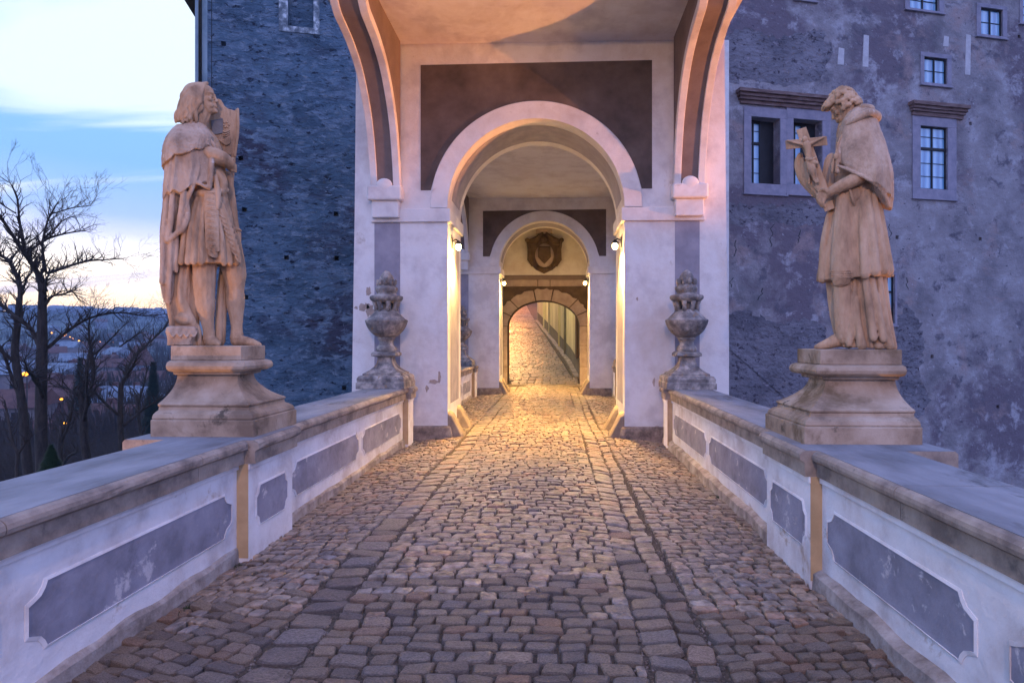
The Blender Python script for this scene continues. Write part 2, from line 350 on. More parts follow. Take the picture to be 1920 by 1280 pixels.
rs = random.Random(11)
def stone_shape(seed):
    """unit sett: footprint 1 x 1, top at z = 0; rounded outline and domed worn top"""
    r = random.Random(seed); n = 10; ring = []
    skew = r.uniform(-.13, .13)
    ca, cb = r.uniform(.06, .15), r.uniform(.08, .2)
    for (x, y) in ((.5, -.5 + cb), (.5, .5 - cb), (.5 - ca, .5), (0, .5), (-.5 + ca, .5), (-.5, .5 - cb), (-.5, -.5 + cb), (-.5 + ca, -.5), (0, -.5), (.5 - ca, -.5)):
        x += r.uniform(-.035, .02) * (1 if x > 0 else -1); y += r.uniform(-.055, .02) * (1 if y > 0 else -1); x += skew * y; ring.append((x, y))
    tx, ty = r.uniform(-.12, .12), r.uniform(-.12, .12)
    v = []
    for sc, z in ((1.0, -.7), (.985, -.14), (.89, -.01)): v += [(x * sc, y * sc, z + (tx * x + ty * y) * (z > -.5) * 1.0 + r.uniform(-.05, .05) * (z > -.3)) for x, y in ring]
    v.append((r.uniform(-.15, .15), r.uniform(-.15, .15), .06 + r.uniform(-.06, .05)))
    f = []
    for a in range(2):
        for k in range(n): c = (k + 1) % n; f.append((a * n + k, a * n + c, (a + 1) * n + c, (a + 1) * n + k))
    for k in range(n): f.append((2 * n + k, 2 * n + (k + 1) % n, 3 * n))
    return v, f
shapes = [stone_shape(100 + i) for i in range(22)]
def rowoff(x, y): return .02 * noise.noise(Vector((x * 1.3, y * .7, 3))) * 2
stones = []   # x, y, w, d, rot
def row_field(x0, x1, y0, y1, dlo, dhi, wlo, whi, slant, gap=.012, xf=None):
    y = y0
    while y < y1:
        d = rs.uniform(dlo, dhi); xa, xb = (x0, x1) if xf is None else xf(y)
        x = xa + rs.uniform(0, .02); wob = rs.uniform(-.01, .01)
        while x < xb - .05:
            w = rs.uniform(wlo, whi) * (1.15 if rs.random() < .2 else 1)
            if x + w > xb - .06: w = xb - x
            w = min(w, .3)
            xc = x + w / 2; edge = xa if slant < 0 else xb
            yy = y + d / 2 + abs(slant) * (abs(xc - (xb if slant < 0 else xa)) if slant else 0) + .03 * math.sin(xc * 2.1 + y * .6) + rowoff(xc, y)
            stones.append((xc, yy, w - gap * rs.uniform(.6, 1.5), d - gap * rs.uniform(.6, 1.4), math.atan(slant and (abs(slant) * (-1 if slant < 0 else 1))) + rs.uniform(-.05, .05)))
            x += w
        y += d
def column(x0, wlo, whi, y0, y1, llo, lhi):
    y = y0
    while y < y1:
        l = rs.uniform(llo, lhi); w = rs.uniform(wlo, whi)
        stones.append((x0 + .02 * math.sin(y * .8) + rs.uniform(-.012, .012), y + l / 2, w, l - .02, rs.uniform(-.06, .06))); y += l
YA, YB = 1.3, 22.7
row_field(-1.29, .455, YA, YB, .084, .122, .115, .195, 0)
column(-1.425, .24, .265, YA, YB, .14, .22)
row_field(-2.46, -1.56, YA - .4, YB, .074, .11, .10, .17, -.30)
column(.56, .19, .21, YA, YB, .12, .19)
column(.745, .12, .15, YA, YB, .11, .20)
row_field(.83, 1.9, YA - .4, YB, .074, .11, .10, .17, .24)
# alley setts
def axr(y):
    c = .75 - .1 * (y - 23) if y > 24 else .85
    return (c - 7.5 if y > 24 else -2.4, c)
row_field(0, 0, 22.9, 56, .2, .27, .22, .34, 0, xf=axr)
def blocked(x, y):
    return (10.55 < y < 12.1 and (x < -1.78 or x > 1.10)) or (18.9 < y < 20.4 and (x < -1.62 or x > 1.0)) or (22.3 < y < 23.6 and (x < -1.6 or x > .9))
stones = [q for q in stones if not blocked(q[0], q[1]) and (q[1] < 22.75 or q[1] > 22.95)]
def vis(q):
    x, y = q[0], q[1]
    if y < 2.6: return 0
    u = (x * CY + y * SY) / (-x * SY + y * CY); px = PPX + F * u; py = PPY + 1.65 * F / y
    return q[2] * q[3] / y ** 3 if (-30 < px < 1950 and py < 1310) else 0
stones.sort(key=lambda q: -vis(q))
shape_me = []
for i, (v, f) in enumerate(shapes):
    me = bpy.data.meshes.new('sett_shape'); me.from_pydata(v, [], f); me.materials.append(M['cobble']); me.update()
    shape_me.append(me)
for q in stones[:298]:
    o = bpy.data.objects.new('cobblestone', shape_me[rs.randrange(22)]); COL.objects.link(o)
    o.parent = road; o.location = (q[0], q[1], zr(q[0], q[1]) + rs.uniform(-.006, .008)); o.scale = (q[2], q[3], .05)
    sl = (zr(q[0] + .05, q[1]) - zr(q[0] - .05, q[1])) / .1
    o.rotation_euler = (rs.uniform(-.03, .03), -math.atan(sl) + rs.uniform(-.03, .03), q[4] + (math.pi if rs.random() < .5 else 0))
mb = MB(); tint = []
for q in stones[298:]:
    v, f = shapes[rs.randrange(22)]; i = len(mb.v); c, s = math.cos(q[4]), math.sin(q[4]); t = rs.random()
    z0 = zr(q[0], q[1]) + rs.uniform(-.006, .008); sl = (zr(q[0] + .05, q[1]) - zr(q[0] - .05, q[1])) / .1 + rs.uniform(-.03, .03); sy = rs.uniform(-.03, .03) + (.135 if q[1] > 22.9 else 0)
    for (x, y, z) in v:
        X, Y = x * q[2], y * q[3]; X, Y = X * c - Y * s, X * s + Y * c
        mb.v.append((q[0] + X, q[1] + Y, z0 + z * .05 + X * sl + Y * sy)); tint.append(t)
    mb.f += [tuple(i + k for k in ff) for ff in f]
o = OBJ('cobblestones', mb, 'cobble_far', road); o['kind'] = 'stuff'
a = o.data.attributes.new('tint', 'FLOAT', 'POINT'); a.data.foreach_set('value', tint)
# pebbles lying in the joints near the parapets and in the gutters
mb = MB(); rp = random.Random(5)
for k in range(2600):
    y = 2.6 + 7 * rp.random() ** 1.6; x = rp.choice([rp.gauss(-1.56, .03), rp.gauss(-1.30, .03), rp.gauss(.45, .025), rp.gauss(.68, .02), rp.gauss(.82, .02), rp.uniform(-2.42, 1.84)])
    r = rp.uniform(.003, .008); mb.ell((x, y, zr(x, y) - .023 + r * .5), r, r, r * .8, 5, 3)
o = OBJ('grit', mb, 'plinth', road); o['kind'] = 'stuff'

# ------------------------------------------------------------------ parapets
HC = .88
def cartouche(y0, y1, z0, z1, b=.11, n=6):
    """panel outline in (y,z): a long field whose ends bulge out in a bracket curve"""
    zm = (z0 + z1) / 2; h = (z1 - z0) / 2; pts = []
    def end(yc, s):
        e = [(yc, zm - h), (yc + s * .015, zm - h * .80), (yc + s * b * .35, zm - h * .62), (yc + s * b * .75, zm - h * .50), (yc + s * b, zm - h * .44),
             (yc + s * b, zm + h * .44), (yc + s * b * .75, zm + h * .50), (yc + s * b * .35, zm + h * .62), (yc + s * .015, zm + h * .80), (yc, zm + h)]
        return e
    pts = end(y1, 1) + end(y0, -1)[::-1]
    return pts
def parapet(side, label, xw, xc, xpil, xcp, ycp_top, panels, pil, ys, ye, xo, xo_wide, wide):
    """side -1 left / +1 right; xw wall face, xc coping edge, xpil pilaster face, xcp pilaster coping edge"""
    t = thing('parapet', label, 'parapet', (xw, ys, 0))
    s = side; back = xo - s * .07
    def bx(mb, xa, xb, y0, y1, z0, z1): mb.box(min(xa, xb), max(xa, xb), y0, y1, z0, z1)
    mb = MB(); bx(mb, xw, back, ys, ye, -2.2, .70); OBJ('wall', mb, 'plaster_worn', t)
    mb = MB(); bx(mb, xw - s * .018, xw, ys, ye, .655, .70); OBJ('plaster_fillet', mb, 'plaster_worn', t, bevel=.006)
    # rough foot of the wall, uneven
    mb = MB(); rr = []
    k = 0; y = ys; rf = random.Random(int(xw * 100) & 255)
    while y <= ye:
        w = (.062 if s > 0 else .022) + .025 * noise.noise(Vector((y * 2.3, xw, 0))); h = .05 + .03 * noise.noise(Vector((y * 3.1, xw, 5)))
        rr.append([(xw + s * .01, y, -.2), (xw - s * w * 1.25, y, -.2), (xw - s * w, y, h * .6), (xw - s * w * .5, y, h), (xw + s * .01, y, h + .015)]); y += .11
    mb.rings(rr); OBJ('wall_foot', mb, 'foot', t, smooth=False)
    for (y0, y1) in pil:
        mb = MB(); bx(mb, xpil, xw + s * .02, y0, y1, -.3, .70); p = OBJ('pilaster', mb, 'plaster_worn', t, bevel=.006)
        mb = MB(); bx(mb, xpil + s * .001, xw, y0 - .004, y0, -.02, .70); OBJ('pilaster_return', mb, 'ochre', p)
        mb = MB(); bx(mb, xpil - s * .014, xpil, y0 - .014, y1 + .014, .655, .70); OBJ('fillet', mb, 'plaster_worn', p, bevel=.005)
    for (y0, y1, z0, z1, on) in panels:
        xf = xpil if on else xw
        poly = cartouche(y0, y1, z0, z1, .11 if y1 - y0 > .9 else .06)
        mb = MB(); mb.prism(poly, lambda a, b: (xf - s * .004, a, b), lambda a, b: (xf + s * .004, a, b)); p = OBJ('panel', mb, 'grey_paint', t)
        # moulded edge round the panel
        cyy, czz = (y0 + y1) / 2, (z0 + z1) / 2; mb = MB(); L_ = len(poly); i0 = 0; outer = []
        for (a, b) in poly:
            da = 1 if a > cyy else -1; db = 1 if b > czz else -1
            outer.append((a + da * .014, b + db * .014))
        for k in range(L_):
            k2 = (k + 1) % L_
            for (A, B, xx) in ((poly, outer, -.010),):
                mb.quad((xf - s * .010, *A[k]), (xf - s * .010, *A[k2]), (xf - s * .004, *B[k2]), (xf - s * .004, *B[k]))
                mb.quad((xf - s * .010, *A[k]), (xf - s * .010, *A[k2]), (xf, *A[k2]), (xf, *A[k]))
                mb.quad((xf - s * .004, *B[k]), (xf - s * .004, *B[k2]), (xf, *B[k2]), (xf, *B[k]))
        OBJ('panel_moulding', mb, 'plaster_worn', p)
    # coping stones: fascia + rounded lip + top, each stone its own part
    rc = random.Random(3 + side); cuts = [ys]; y = ys
    marks = sorted([ys, ye] + [v for p in pil for v in p])
    while cuts[-1] < ye:
        nx = cuts[-1] + rc.uniform(1.45, 2.1)
        m = [v for v in marks if cuts[-1] + .05 < v < nx + .5]
        cuts.append(m[0] if m else nx)
        if cuts[-1] >= ye: break
    for a, b in zip(cuts[:-1], cuts[1:]):
        b = min(b, ye); mid = (a + b) / 2; on = any(p[0] <= mid <= p[1] for p in pil)
        xe = xcp if on else xc; xout = xo_wide if any(w0 - .05 <= mid <= w1 + .05 for w0, w1 in wide) else xo
        n = max(2, int((b - a) / .12)); rr = []; g = .003
        for k in range(n + 1):
            yy = a + g + (b - a - 2 * g) * k / n
            j = .004 * noise.noise(Vector((yy * 6, side, 1))) + (.006 * noise.noise(Vector((yy * 15, side, 2))))
            pr = [(xw - s * .02, .70), (xe + s * (.035 + j), .702), (xe + s * (.035 + j), .795), (xe + s * .022, .803), (xe + s * (.004 + j), .815), (xe + j, .835), (xe + s * (.004 + j), .856), (xe + s * .02, .872), (xe + s * .04, HC), (xout - s * .02, HC), (xout, HC - .02), (xout, .75), (xout - s * .05, .70)]
            rr.append([(px_, yy, pz_ + (.002 * noise.noise(Vector((yy * 3, px_ * 5, 7))))) for px_, pz_ in pr])
        mb = MB(); mb.rings(rr); p = OBJ('coping_stone', mb, 'coping', t)
        mb = MB(); mb.box(min(xe + s * .045, xout - s * .025), max(xe + s * .045, xout - s * .025), a + .004, b - .004, HC - .01, HC + .003)
        OBJ('top_slab', mb, 'coping_top', p)
    return t
pl = [(2.94, 4.55, .19, .50, 0), (4.93, 5.38, .19, .50, 1), (5.85, 7.60, .19, .50, 0), (7.98, 9.75, .19, .50, 0), (.9, 2.55, .19, .50, 0)]
parapet(-1, 'left white bridge parapet with grey cartouche panels, under the armoured statue', -2.44, -2.35, -2.35, -2.27, 0, pl,
        [(4.75, 5.56), (10.0, 10.35)], -3.0, 10.55, -3.03, -3.34, [(4.75, 5.56)])
pr_ = [(2.94, 4.22, .19, .50, 0), (4.56, 5.16, .19, .50, 1), (5.62, 7.50, .19, .50, 0), (7.86, 9.75, .19, .50, 0), (.9, 2.50, .19, .50, 0)]
parapet(1, 'right white bridge parapet with grey cartouche panels, under the praying monk statue', 1.85, 1.78, 1.77, 1.70, 0, pr_,
        [(4.43, 5.33), (10.0, 10.35)], -3.0, 10.55, 2.44, 2.78, [(4.43, 5.6)])
pm = [(13.0, 14.4, .19, .50, 0), (14.9, 16.2, .19, .50, 0), (16.6, 17.9, .19, .50, 0)]
parapet(-1, 'left parapet inside the covered passage between the two arches', -2.44, -2.36, -2.35, -2.29, 0, pm, [(18.3, 18.8)], 12.05, 18.98, -3.03, -3.2, [])
parapet(1, 'right parapet inside the covered passage between the two arches', 1.80, 1.74, 1.73, 1.68, 0, pm, [(18.3, 18.8)], 12.05, 18.98, 2.44, 2.6, [])

# ------------------------------------------------------------------ covered bridge: two arched gates with consoles and the corridor above
def gate(label, name, yf, th, cx_, r, half, spring, ztop, pz0, pz1, xl, xr, bl, br, topz, curve, panel_half):
    """yf front face depth, th thickness, cx_ centre x, r opening radius"""
    t = thing('arched_gate', label, 'gate', (cx_, yf, 0))
    yb = yf + th; n = 48; ro = r + .30
    for s in (-1, 1):
        mb = MB(); x_in = cx_ + s * r; x0 = xl if s < 0 else xr; bat = .11 * (-1 if s < 0 else 1)
        rr = []
        for z, o_ in ((-12, 1.9), (0, 1.0), (spring, .45), (topz, .2)):
            xo = x0 + bat * o_; rr.append([(min(x_in, xo), yf, z), (max(x_in, xo), yf, z), (max(x_in, xo), yb, z), (min(x_in, xo), yb, z)])
        # above the spring the pier stops at the arch's crown width, the spandrel continues it
        zc = spring; body = rr[:3]; mb.rings(body); OBJ('pier', mb, 'plaster', t)
        mb = MB(); xo = x0 + bat * .45; xo2 = x0 + bat * .2
        A = [(cx_ + s * r * math.cos(math.pi / 2 * k / (n // 2)), spring + r * math.sin(math.pi / 2 * k / (n // 2))) for k in range(n // 2 + 1)]
        poly = A + [(cx_, topz), (xo2, topz), (xo, spring)]
        # build as strips to stay planar and well-behaved
        for yy in (yf, yb):
            for k in range(len(A) - 1):
                (xa, za), (xb_, zb) = A[k], A[k + 1]
                mb.quad((xa, yy, za), (xb_, yy, zb), (xb_, yy, topz), (xa, yy, topz))
            mb.quad((x_in, yy, spring), (xo, yy, spring), (xo2, yy, topz), (x_in, yy, topz))
        for k in range(len(A) - 1):
            (xa, za), (xb_, zb) = A[k], A[k + 1]
            mb.quad((xa, yf, za), (xb_, yf, zb), (xb_, yb, zb), (xa, yb, za))
        mb.quad((xo, yf, spring), (xo2, yf, topz), (xo2, yb, topz), (xo, yb, spring))
        OBJ('spandrel_wall', mb, 'plaster', t)
    # archivolt
    mb = MB()
    rr = []
    for k in range(n + 1):
        a_ = math.pi * k / n; c, q = math.cos(a_), math.sin(a_)
        rr.append([(cx_ + (r + .0) * c, yf + .02, spring + r * q), (cx_ + r * c, yf - .028, spring + r * q), (cx_ + (ro - .015) * c, yf - .028, spring + (ro - .015) * q), (cx_ + ro * c, yf - .012, spring + ro * q), (cx_ + ro * c, yf + .02, spring + ro * q)])
    mb.rings(rr, cap=True); OBJ('archivolt', mb, 'plaster', t)
    # dark painted field round the arch
    mb = MB(); xa0, xa1 = cx_ - panel_half, cx_ + panel_half; yy = yf - .005
    rp_ = ro + .003
    def col_(x): 
        d = abs(x - cx_)
        return max(pz0, spring + math.sqrt(max(0, rp_ ** 2 - d * d))) if d < rp_ else pz0
    xs_ = [xa0 + (xa1 - xa0) * k / 90 for k in range(91)]
    top = [(x, pz1 + .03 * (x - xa0) / (xa1 - xa0)) for x in xs_]; bot = [(x, col_(x)) for x in xs_]
    for k in range(90):
        a_, b_, c_, d_ = bot[k], bot[k + 1], top[k + 1], top[k]
        if c_[1] - b_[1] < .002 and d_[1] - a_[1] < .002: continue
        mb.quad((a_[0], yy, a_[1]), (b_[0], yy, b_[1]), (c_[0], yy, c_[1]), (d_[0], yy, d_[1]))
    OBJ('painted_field', mb, 'dark_paint', t)
    # grey stripe on the soffit and on the jambs
    mb = MB(); y0s, y1s = yf + .30 * min(1, th), yb - .26 * min(1, th); rr = []; q_ = r - .006
    for k in range(n - 3):
        a_ = math.pi * (k + 2) / n; rr.append([(cx_ + q_ * math.cos(a_), y0s, spring + q_ * math.sin(a_)), (cx_ + q_ * math.cos(a_), y1s, spring + q_ * math.sin(a_))])
    for k in range(len(rr) - 1): mb.quad(rr[k][0], rr[k + 1][0], rr[k + 1][1], rr[k][1])
    OBJ('soffit_stripe', mb, 'strip_paint', t)
    for s in (-1, 1):
        x_in = cx_ + s * r
        mb = MB(); mb.quad((x_in - s * .004, y0s - .05, .55), (x_in - s * .004, y1s, .55), (x_in - s * .004, y1s, spring - .40), (x_in - s * .004, y0s - .05, spring - .40)); OBJ('jamb_stripe', mb, 'strip_paint', t)
        # impost band, returning round the jamb
        xo = (bl[0] if s < 0 else br[1]) + s * .02
        mb = MB(); a_, b_ = sorted((x_in - s * .05, xo)); mb.box(a_, b_, yf - .05, yf + .01, spring - .24, spring - .015); OBJ('impost', mb, 'plaster', t, bevel=.008)
        a_, b_ = sorted((x_in - s * .05, x_in + s * .01)); mb = MB(); mb.box(a_, b_, yf + .01, yb + .05, spring - .24, spring - .015); OBJ('impost_return', mb, 'plaster', t, bevel=.008)
        # recessed grey strip beside the opening
        xs0, xs1 = ((bl[0] + .03, bl[1] - .03) if s < 0 else (br[0] + .04, br[1] - .06))
        mb = MB(); mb.quad((xs0, yf - .004, .9), (xs1, yf - .004, .9), (xs1, yf - .004, spring - .245), (xs0, yf - .004, spring - .245)); OBJ('pier_stripe', mb, 'strip_paint', t)
        # plinth at the foot of the pier
        xa, xb = sorted((x_in - s * .02, (xl if s < 0 else xr) * 0 + cx_ + s * (r + .67)))
        mb = MB(); rr = []
        for z, o_ in ((-.2, .07), (.05, .06), (.17, .035), (.20, .0)): rr.append([(xa - o_ * (s > 0), yf - o_, z), (xb + o_ * (s < 0), yf - o_, z), (xb + o_ * (s < 0), yb + o_, z), (xa - o_ * (s > 0), yb + o_, z)])
        mb.rings(rr); OBJ('plinth', mb, 'plinth', t, bevel=.01)
        # consoles
        bx0, bx1 = bl if s < 0 else br
        poly = cat(curve, 5); rr0 = [(bx0, y, z) for y, z in poly]; 
        yw = yf + .01
        mb = MB(); zt = ztop
        full = poly + [(poly[-1][0], zt + .3), (yw, zt + .3), (yw, poly[0][1])]
        i = 0
        # side faces as strips from the curve back to the wall plane
        for xx in (bx0 + .004, bx1 - .004):
            for k in range(len(poly) - 1):
                (ya, za), (yb_, zb) = poly[k], poly[k + 1]
                mb.quad((xx, ya, za), (xx, yb_, zb), (xx, yb_, zt + .3), (xx, ya, zt + .3))
        for k in range(len(poly) - 1):
            (ya, za), (yb_, zb) = poly[k], poly[k + 1]
            mb.quad((bx0 + .004, ya, za), (bx0 + .004, yb_, zb), (bx1 - .004, yb_, zb), (bx1 - .004, ya, za))
        cons = OBJ('console', mb, 'console_paint', t)
        def offs(d):
            out = []
            for k, (y, z) in enumerate(poly):
                a_ = poly[max(0, k - 1)]; b_ = poly[min(len(poly) - 1, k + 1)]; ty, tz = b_[0] - a_[0], b_[1] - a_[1]; l_ = math.hypot(ty, tz)
                out.append((y - tz / l_ * d, z + ty / l_ * d) if False else (y + tz / l_ * (-d), z - ty / l_ * (-d)))
            return out
        po = offs(.03); pi_ = offs(-.10)
        for (xa, xb) in ((bx0, bx0 + .115), (bx1 - .115, bx1)):
            mb = MB(); rr = []
            for k in range(len(poly)): rr.append([(xa, *po[k]), (xb, *po[k]), (xb, *pi_[k]), (xa, *pi_[k])])
            mb.rings(rr); OBJ('console_lip', mb, 'plaster', cons, bevel=.008)
        # white border on the inner side face
        # foot blocks and shell
        y0c, z0c = curve[0]
        mb = MB(); mb.box(bx0 - .04, bx1 + .04, yf - .22, yf + .01, z0c - .12, z0c + .12); OBJ('console_foot', mb, 'plaster', cons, bevel=.03, seg=3)
        mb = MB(); mb.box(bx0 + .02, bx1 - .02, yf - .15, yf + .01, z0c - .40, z0c - .12); OBJ('console_block', mb, 'plaster', cons, bevel=.015)
        mb = MB(); mb.ell(((bx0 + bx1) / 2, yf - .20, z0c + .12), .14, .025, .12, 18, 10); OBJ('shell_ornament', mb, 'plaster', cons, smooth=True)
    return t
curve1 = [(10.50, 4.10), (10.43, 4.55), (10.24, 5.14), (9.97, 5.56), (9.64, 5.88), (9.26, 6.07), (8.95, 6.16), (8.72, 6.22), (8.55, 6.36), (8.40, 6.62)]
g1 = gate('near arched gate of the covered bridge, carried up on two big curved consoles', 'g1', 10.6, 1.45, -.33, 1.49, 0, 3.88, 6.66, 4.18, 6.30, -3.36, 2.80, (-3.10, -2.60), (1.96, 2.47), 6.70, curve1, 1.95)
curve2 = [(18.87, 4.15), (18.75, 4.55), (18.5, 4.95), (18.2, 5.25), (17.8, 5.5), (17.4, 5.62), (17.1, 5.75), (16.9, 5.92)]
g2 = gate('far arched gate at the end of the covered passage, before the castle portal', 'g2', 19.0, 1.2, -.33, 1.36, 0, 3.88, 5.92, 4.17, 5.55, -3.3, 2.7, (-3.05, -2.60), (1.92, 2.40), 5.95, curve2, 1.86)
# plaster flaked off the near pier beside the left urn
rfk = random.Random(12); mfl = mat('bare_flaked_plaster', [(.34, .27, .23), (.46, .38, .33)], 8, .9, .8, 40, bdist=.01)
for (x, y, rx_, ry_) in ((681, 575, 13, 8), (694, 583, 9, 14), (690, 546, 6, 9), (668, 577, 4, 3), (812, 716, 10, 4), (824, 706, 3, 11), (1226, 716, 3, 9), (1195, 560, 2, 4), (1232, 800, 5, 3), (800, 728, 4, 6)):
    pts = []
    for k in range(14): a = 2 * math.pi * k / 14; q = at(x + rx_ * math.cos(a) * rfk.uniform(.5, 1.3), y + ry_ * math.sin(a) * rfk.uniform(.5, 1.3), 10.6); pts.append((q.x, 10.597, q.z))
    mb = MB(); mb.v = pts; mb.f = [tuple(range(14))]; OBJ('flaked_patch', mb, mfl, g1)
# corridor: ceilings and outer walls
t = thing('covered_corridor', 'enclosed corridor storey with pale plaster ceilings carried over the bridge', 'corridor', (-.33, 8, 6.66))
mb = MB(); mb.box(-2.72, 2.06, 8.15, 10.6, 6.66, 6.9); OBJ('ceiling', mb, 'plaster', t)
mb = MB(); mb.box(-3.35, 2.75, 7.9, 8.15, 6.62, 10.5); OBJ('front_wall', mb, 'plaster', t)
mb = MB(); mb.box(-3.35, -2.72, 8.15, 22, 6.64, 10.5); mb.box(2.06, 2.75, 8.15, 22, 6.64, 10.5); OBJ('side_wall', mb, 'plaster', t)
mb = MB(); mb.box(-3.25, 2.65, 12.05, 18.999, 5.92, 6.2); OBJ('ceiling', mb, 'plaster', t)
mb = MB(); mb.box(-3.0, -2.74, 12.05, 18.99, 5.62, 5.92); mb.box(2.06, 2.32, 12.05, 18.99, 5.62, 5.92); OBJ('cornice', mb, 'plaster', t, bevel=.02)
mb = MB(); mb.box(-3.3, 2.7, 20.2, 21.9, 5.95, 6.2); OBJ('ceiling', mb, 'plaster', t)
mb = MB(); mb.box(-3.4, 2.8, 7.9, 22, 10.5, 10.7); OBJ('roof', mb, 'roof_red', t)
# wheel guard stones
def guard(x, y, s, w, label, h=.52):
    mb = MB(); rr = []
    for yy, k in ((y - w / 2, .9), (y - w * .35, 1), (y + w * .35, 1), (y + w / 2, .85)):
        rr.append([(x + s * .01, yy, -.08), (x - s * .27 * k, yy, -.08), (x - s * .25 * k, yy, .05 * k), (x - s * .07 * k, yy, h * .9 * k), (x + s * .01, yy, h * k)])
    mb.rings(rr); o = OBJ('guard_stone', mb, 'guard', bevel=.015); tag(o, label, 'guard stone', 'wheel guard stones at the gate jambs')
for gx, gy, nm in ((1.49, (10.75, 11.75), 'near arch'), (1.36, (19.12, 20.0), 'far arch')):
    for s, sd in ((-1, 'left'), (1, 'right')):
        for k, y in enumerate(gy):
            guard(-.33 + s * gx, y, s, .30 if gx > 1.4 else .26, 'sloped sandstone wheel guard at the %s jamb of the %s, %s edge' % (sd, nm, ('front', 'back')[k]), .44)
# wall lamps inside the arches
def wall_lamp(x, y, z, s, label, e):
    t = thing('wall_lamp', label, 'lamp', (x, y, z), 'glowing lamps on the jambs of the two arches')
    mb = MB(); mb.box(min(x, x - s * .02), max(x, x - s * .02), y - .05, y + .05, z - .02, z + .16); OBJ('backplate', mb, 'metal', t, bevel=.004)
    mb = MB(); mb.tube([(Vector((x - s * .015, y, z + .10)), .012), (Vector((x - s * .08, y, z + .13)), .012), (Vector((x - s * .12, y, z + .10)), .012)], 8); OBJ('arm', mb, 'metal', t)
    mb = MB(); mb.lathe((x - s * .12, y, z + .045), [(.06, 0), (.055, .02), (.03, .05), (.012, .07)], 16); OBJ('shade', mb, 'metal', t, smooth=True)
    mb = MB(); mb.ell((x - s * .12, y, z), .05, .05, .06, 14, 10); OBJ('bulb', mb, 'bulb', t, smooth=True)
    lamp('lamp_downlight', 'SPOT', (x - s * .12, y, z - .075), e * 2.6, (1, .56, .14), .04, (x - s * .13, y - .02, z - 2), 150, 1.0)
    lamp('lamp_glow', 'POINT', (x - s * .12, y, z - .075), e * .15, (1, .58, .14), .04)
wall_lamp(-1.82, 11.0, 3.28, -1, 'glowing wall lamp on the left jamb of the near arch', 440)
wall_lamp(1.16, 11.0, 3.28, 1, 'glowing wall lamp on the right jamb of the near arch', 440)
wall_lamp(-1.69, 19.25, 3.38, -1, 'glowing wall lamp on the left jamb of the far arch', 380)
wall_lamp(1.03, 19.25, 3.38, 1, 'glowing wall lamp on the right jamb of the far arch', 380)

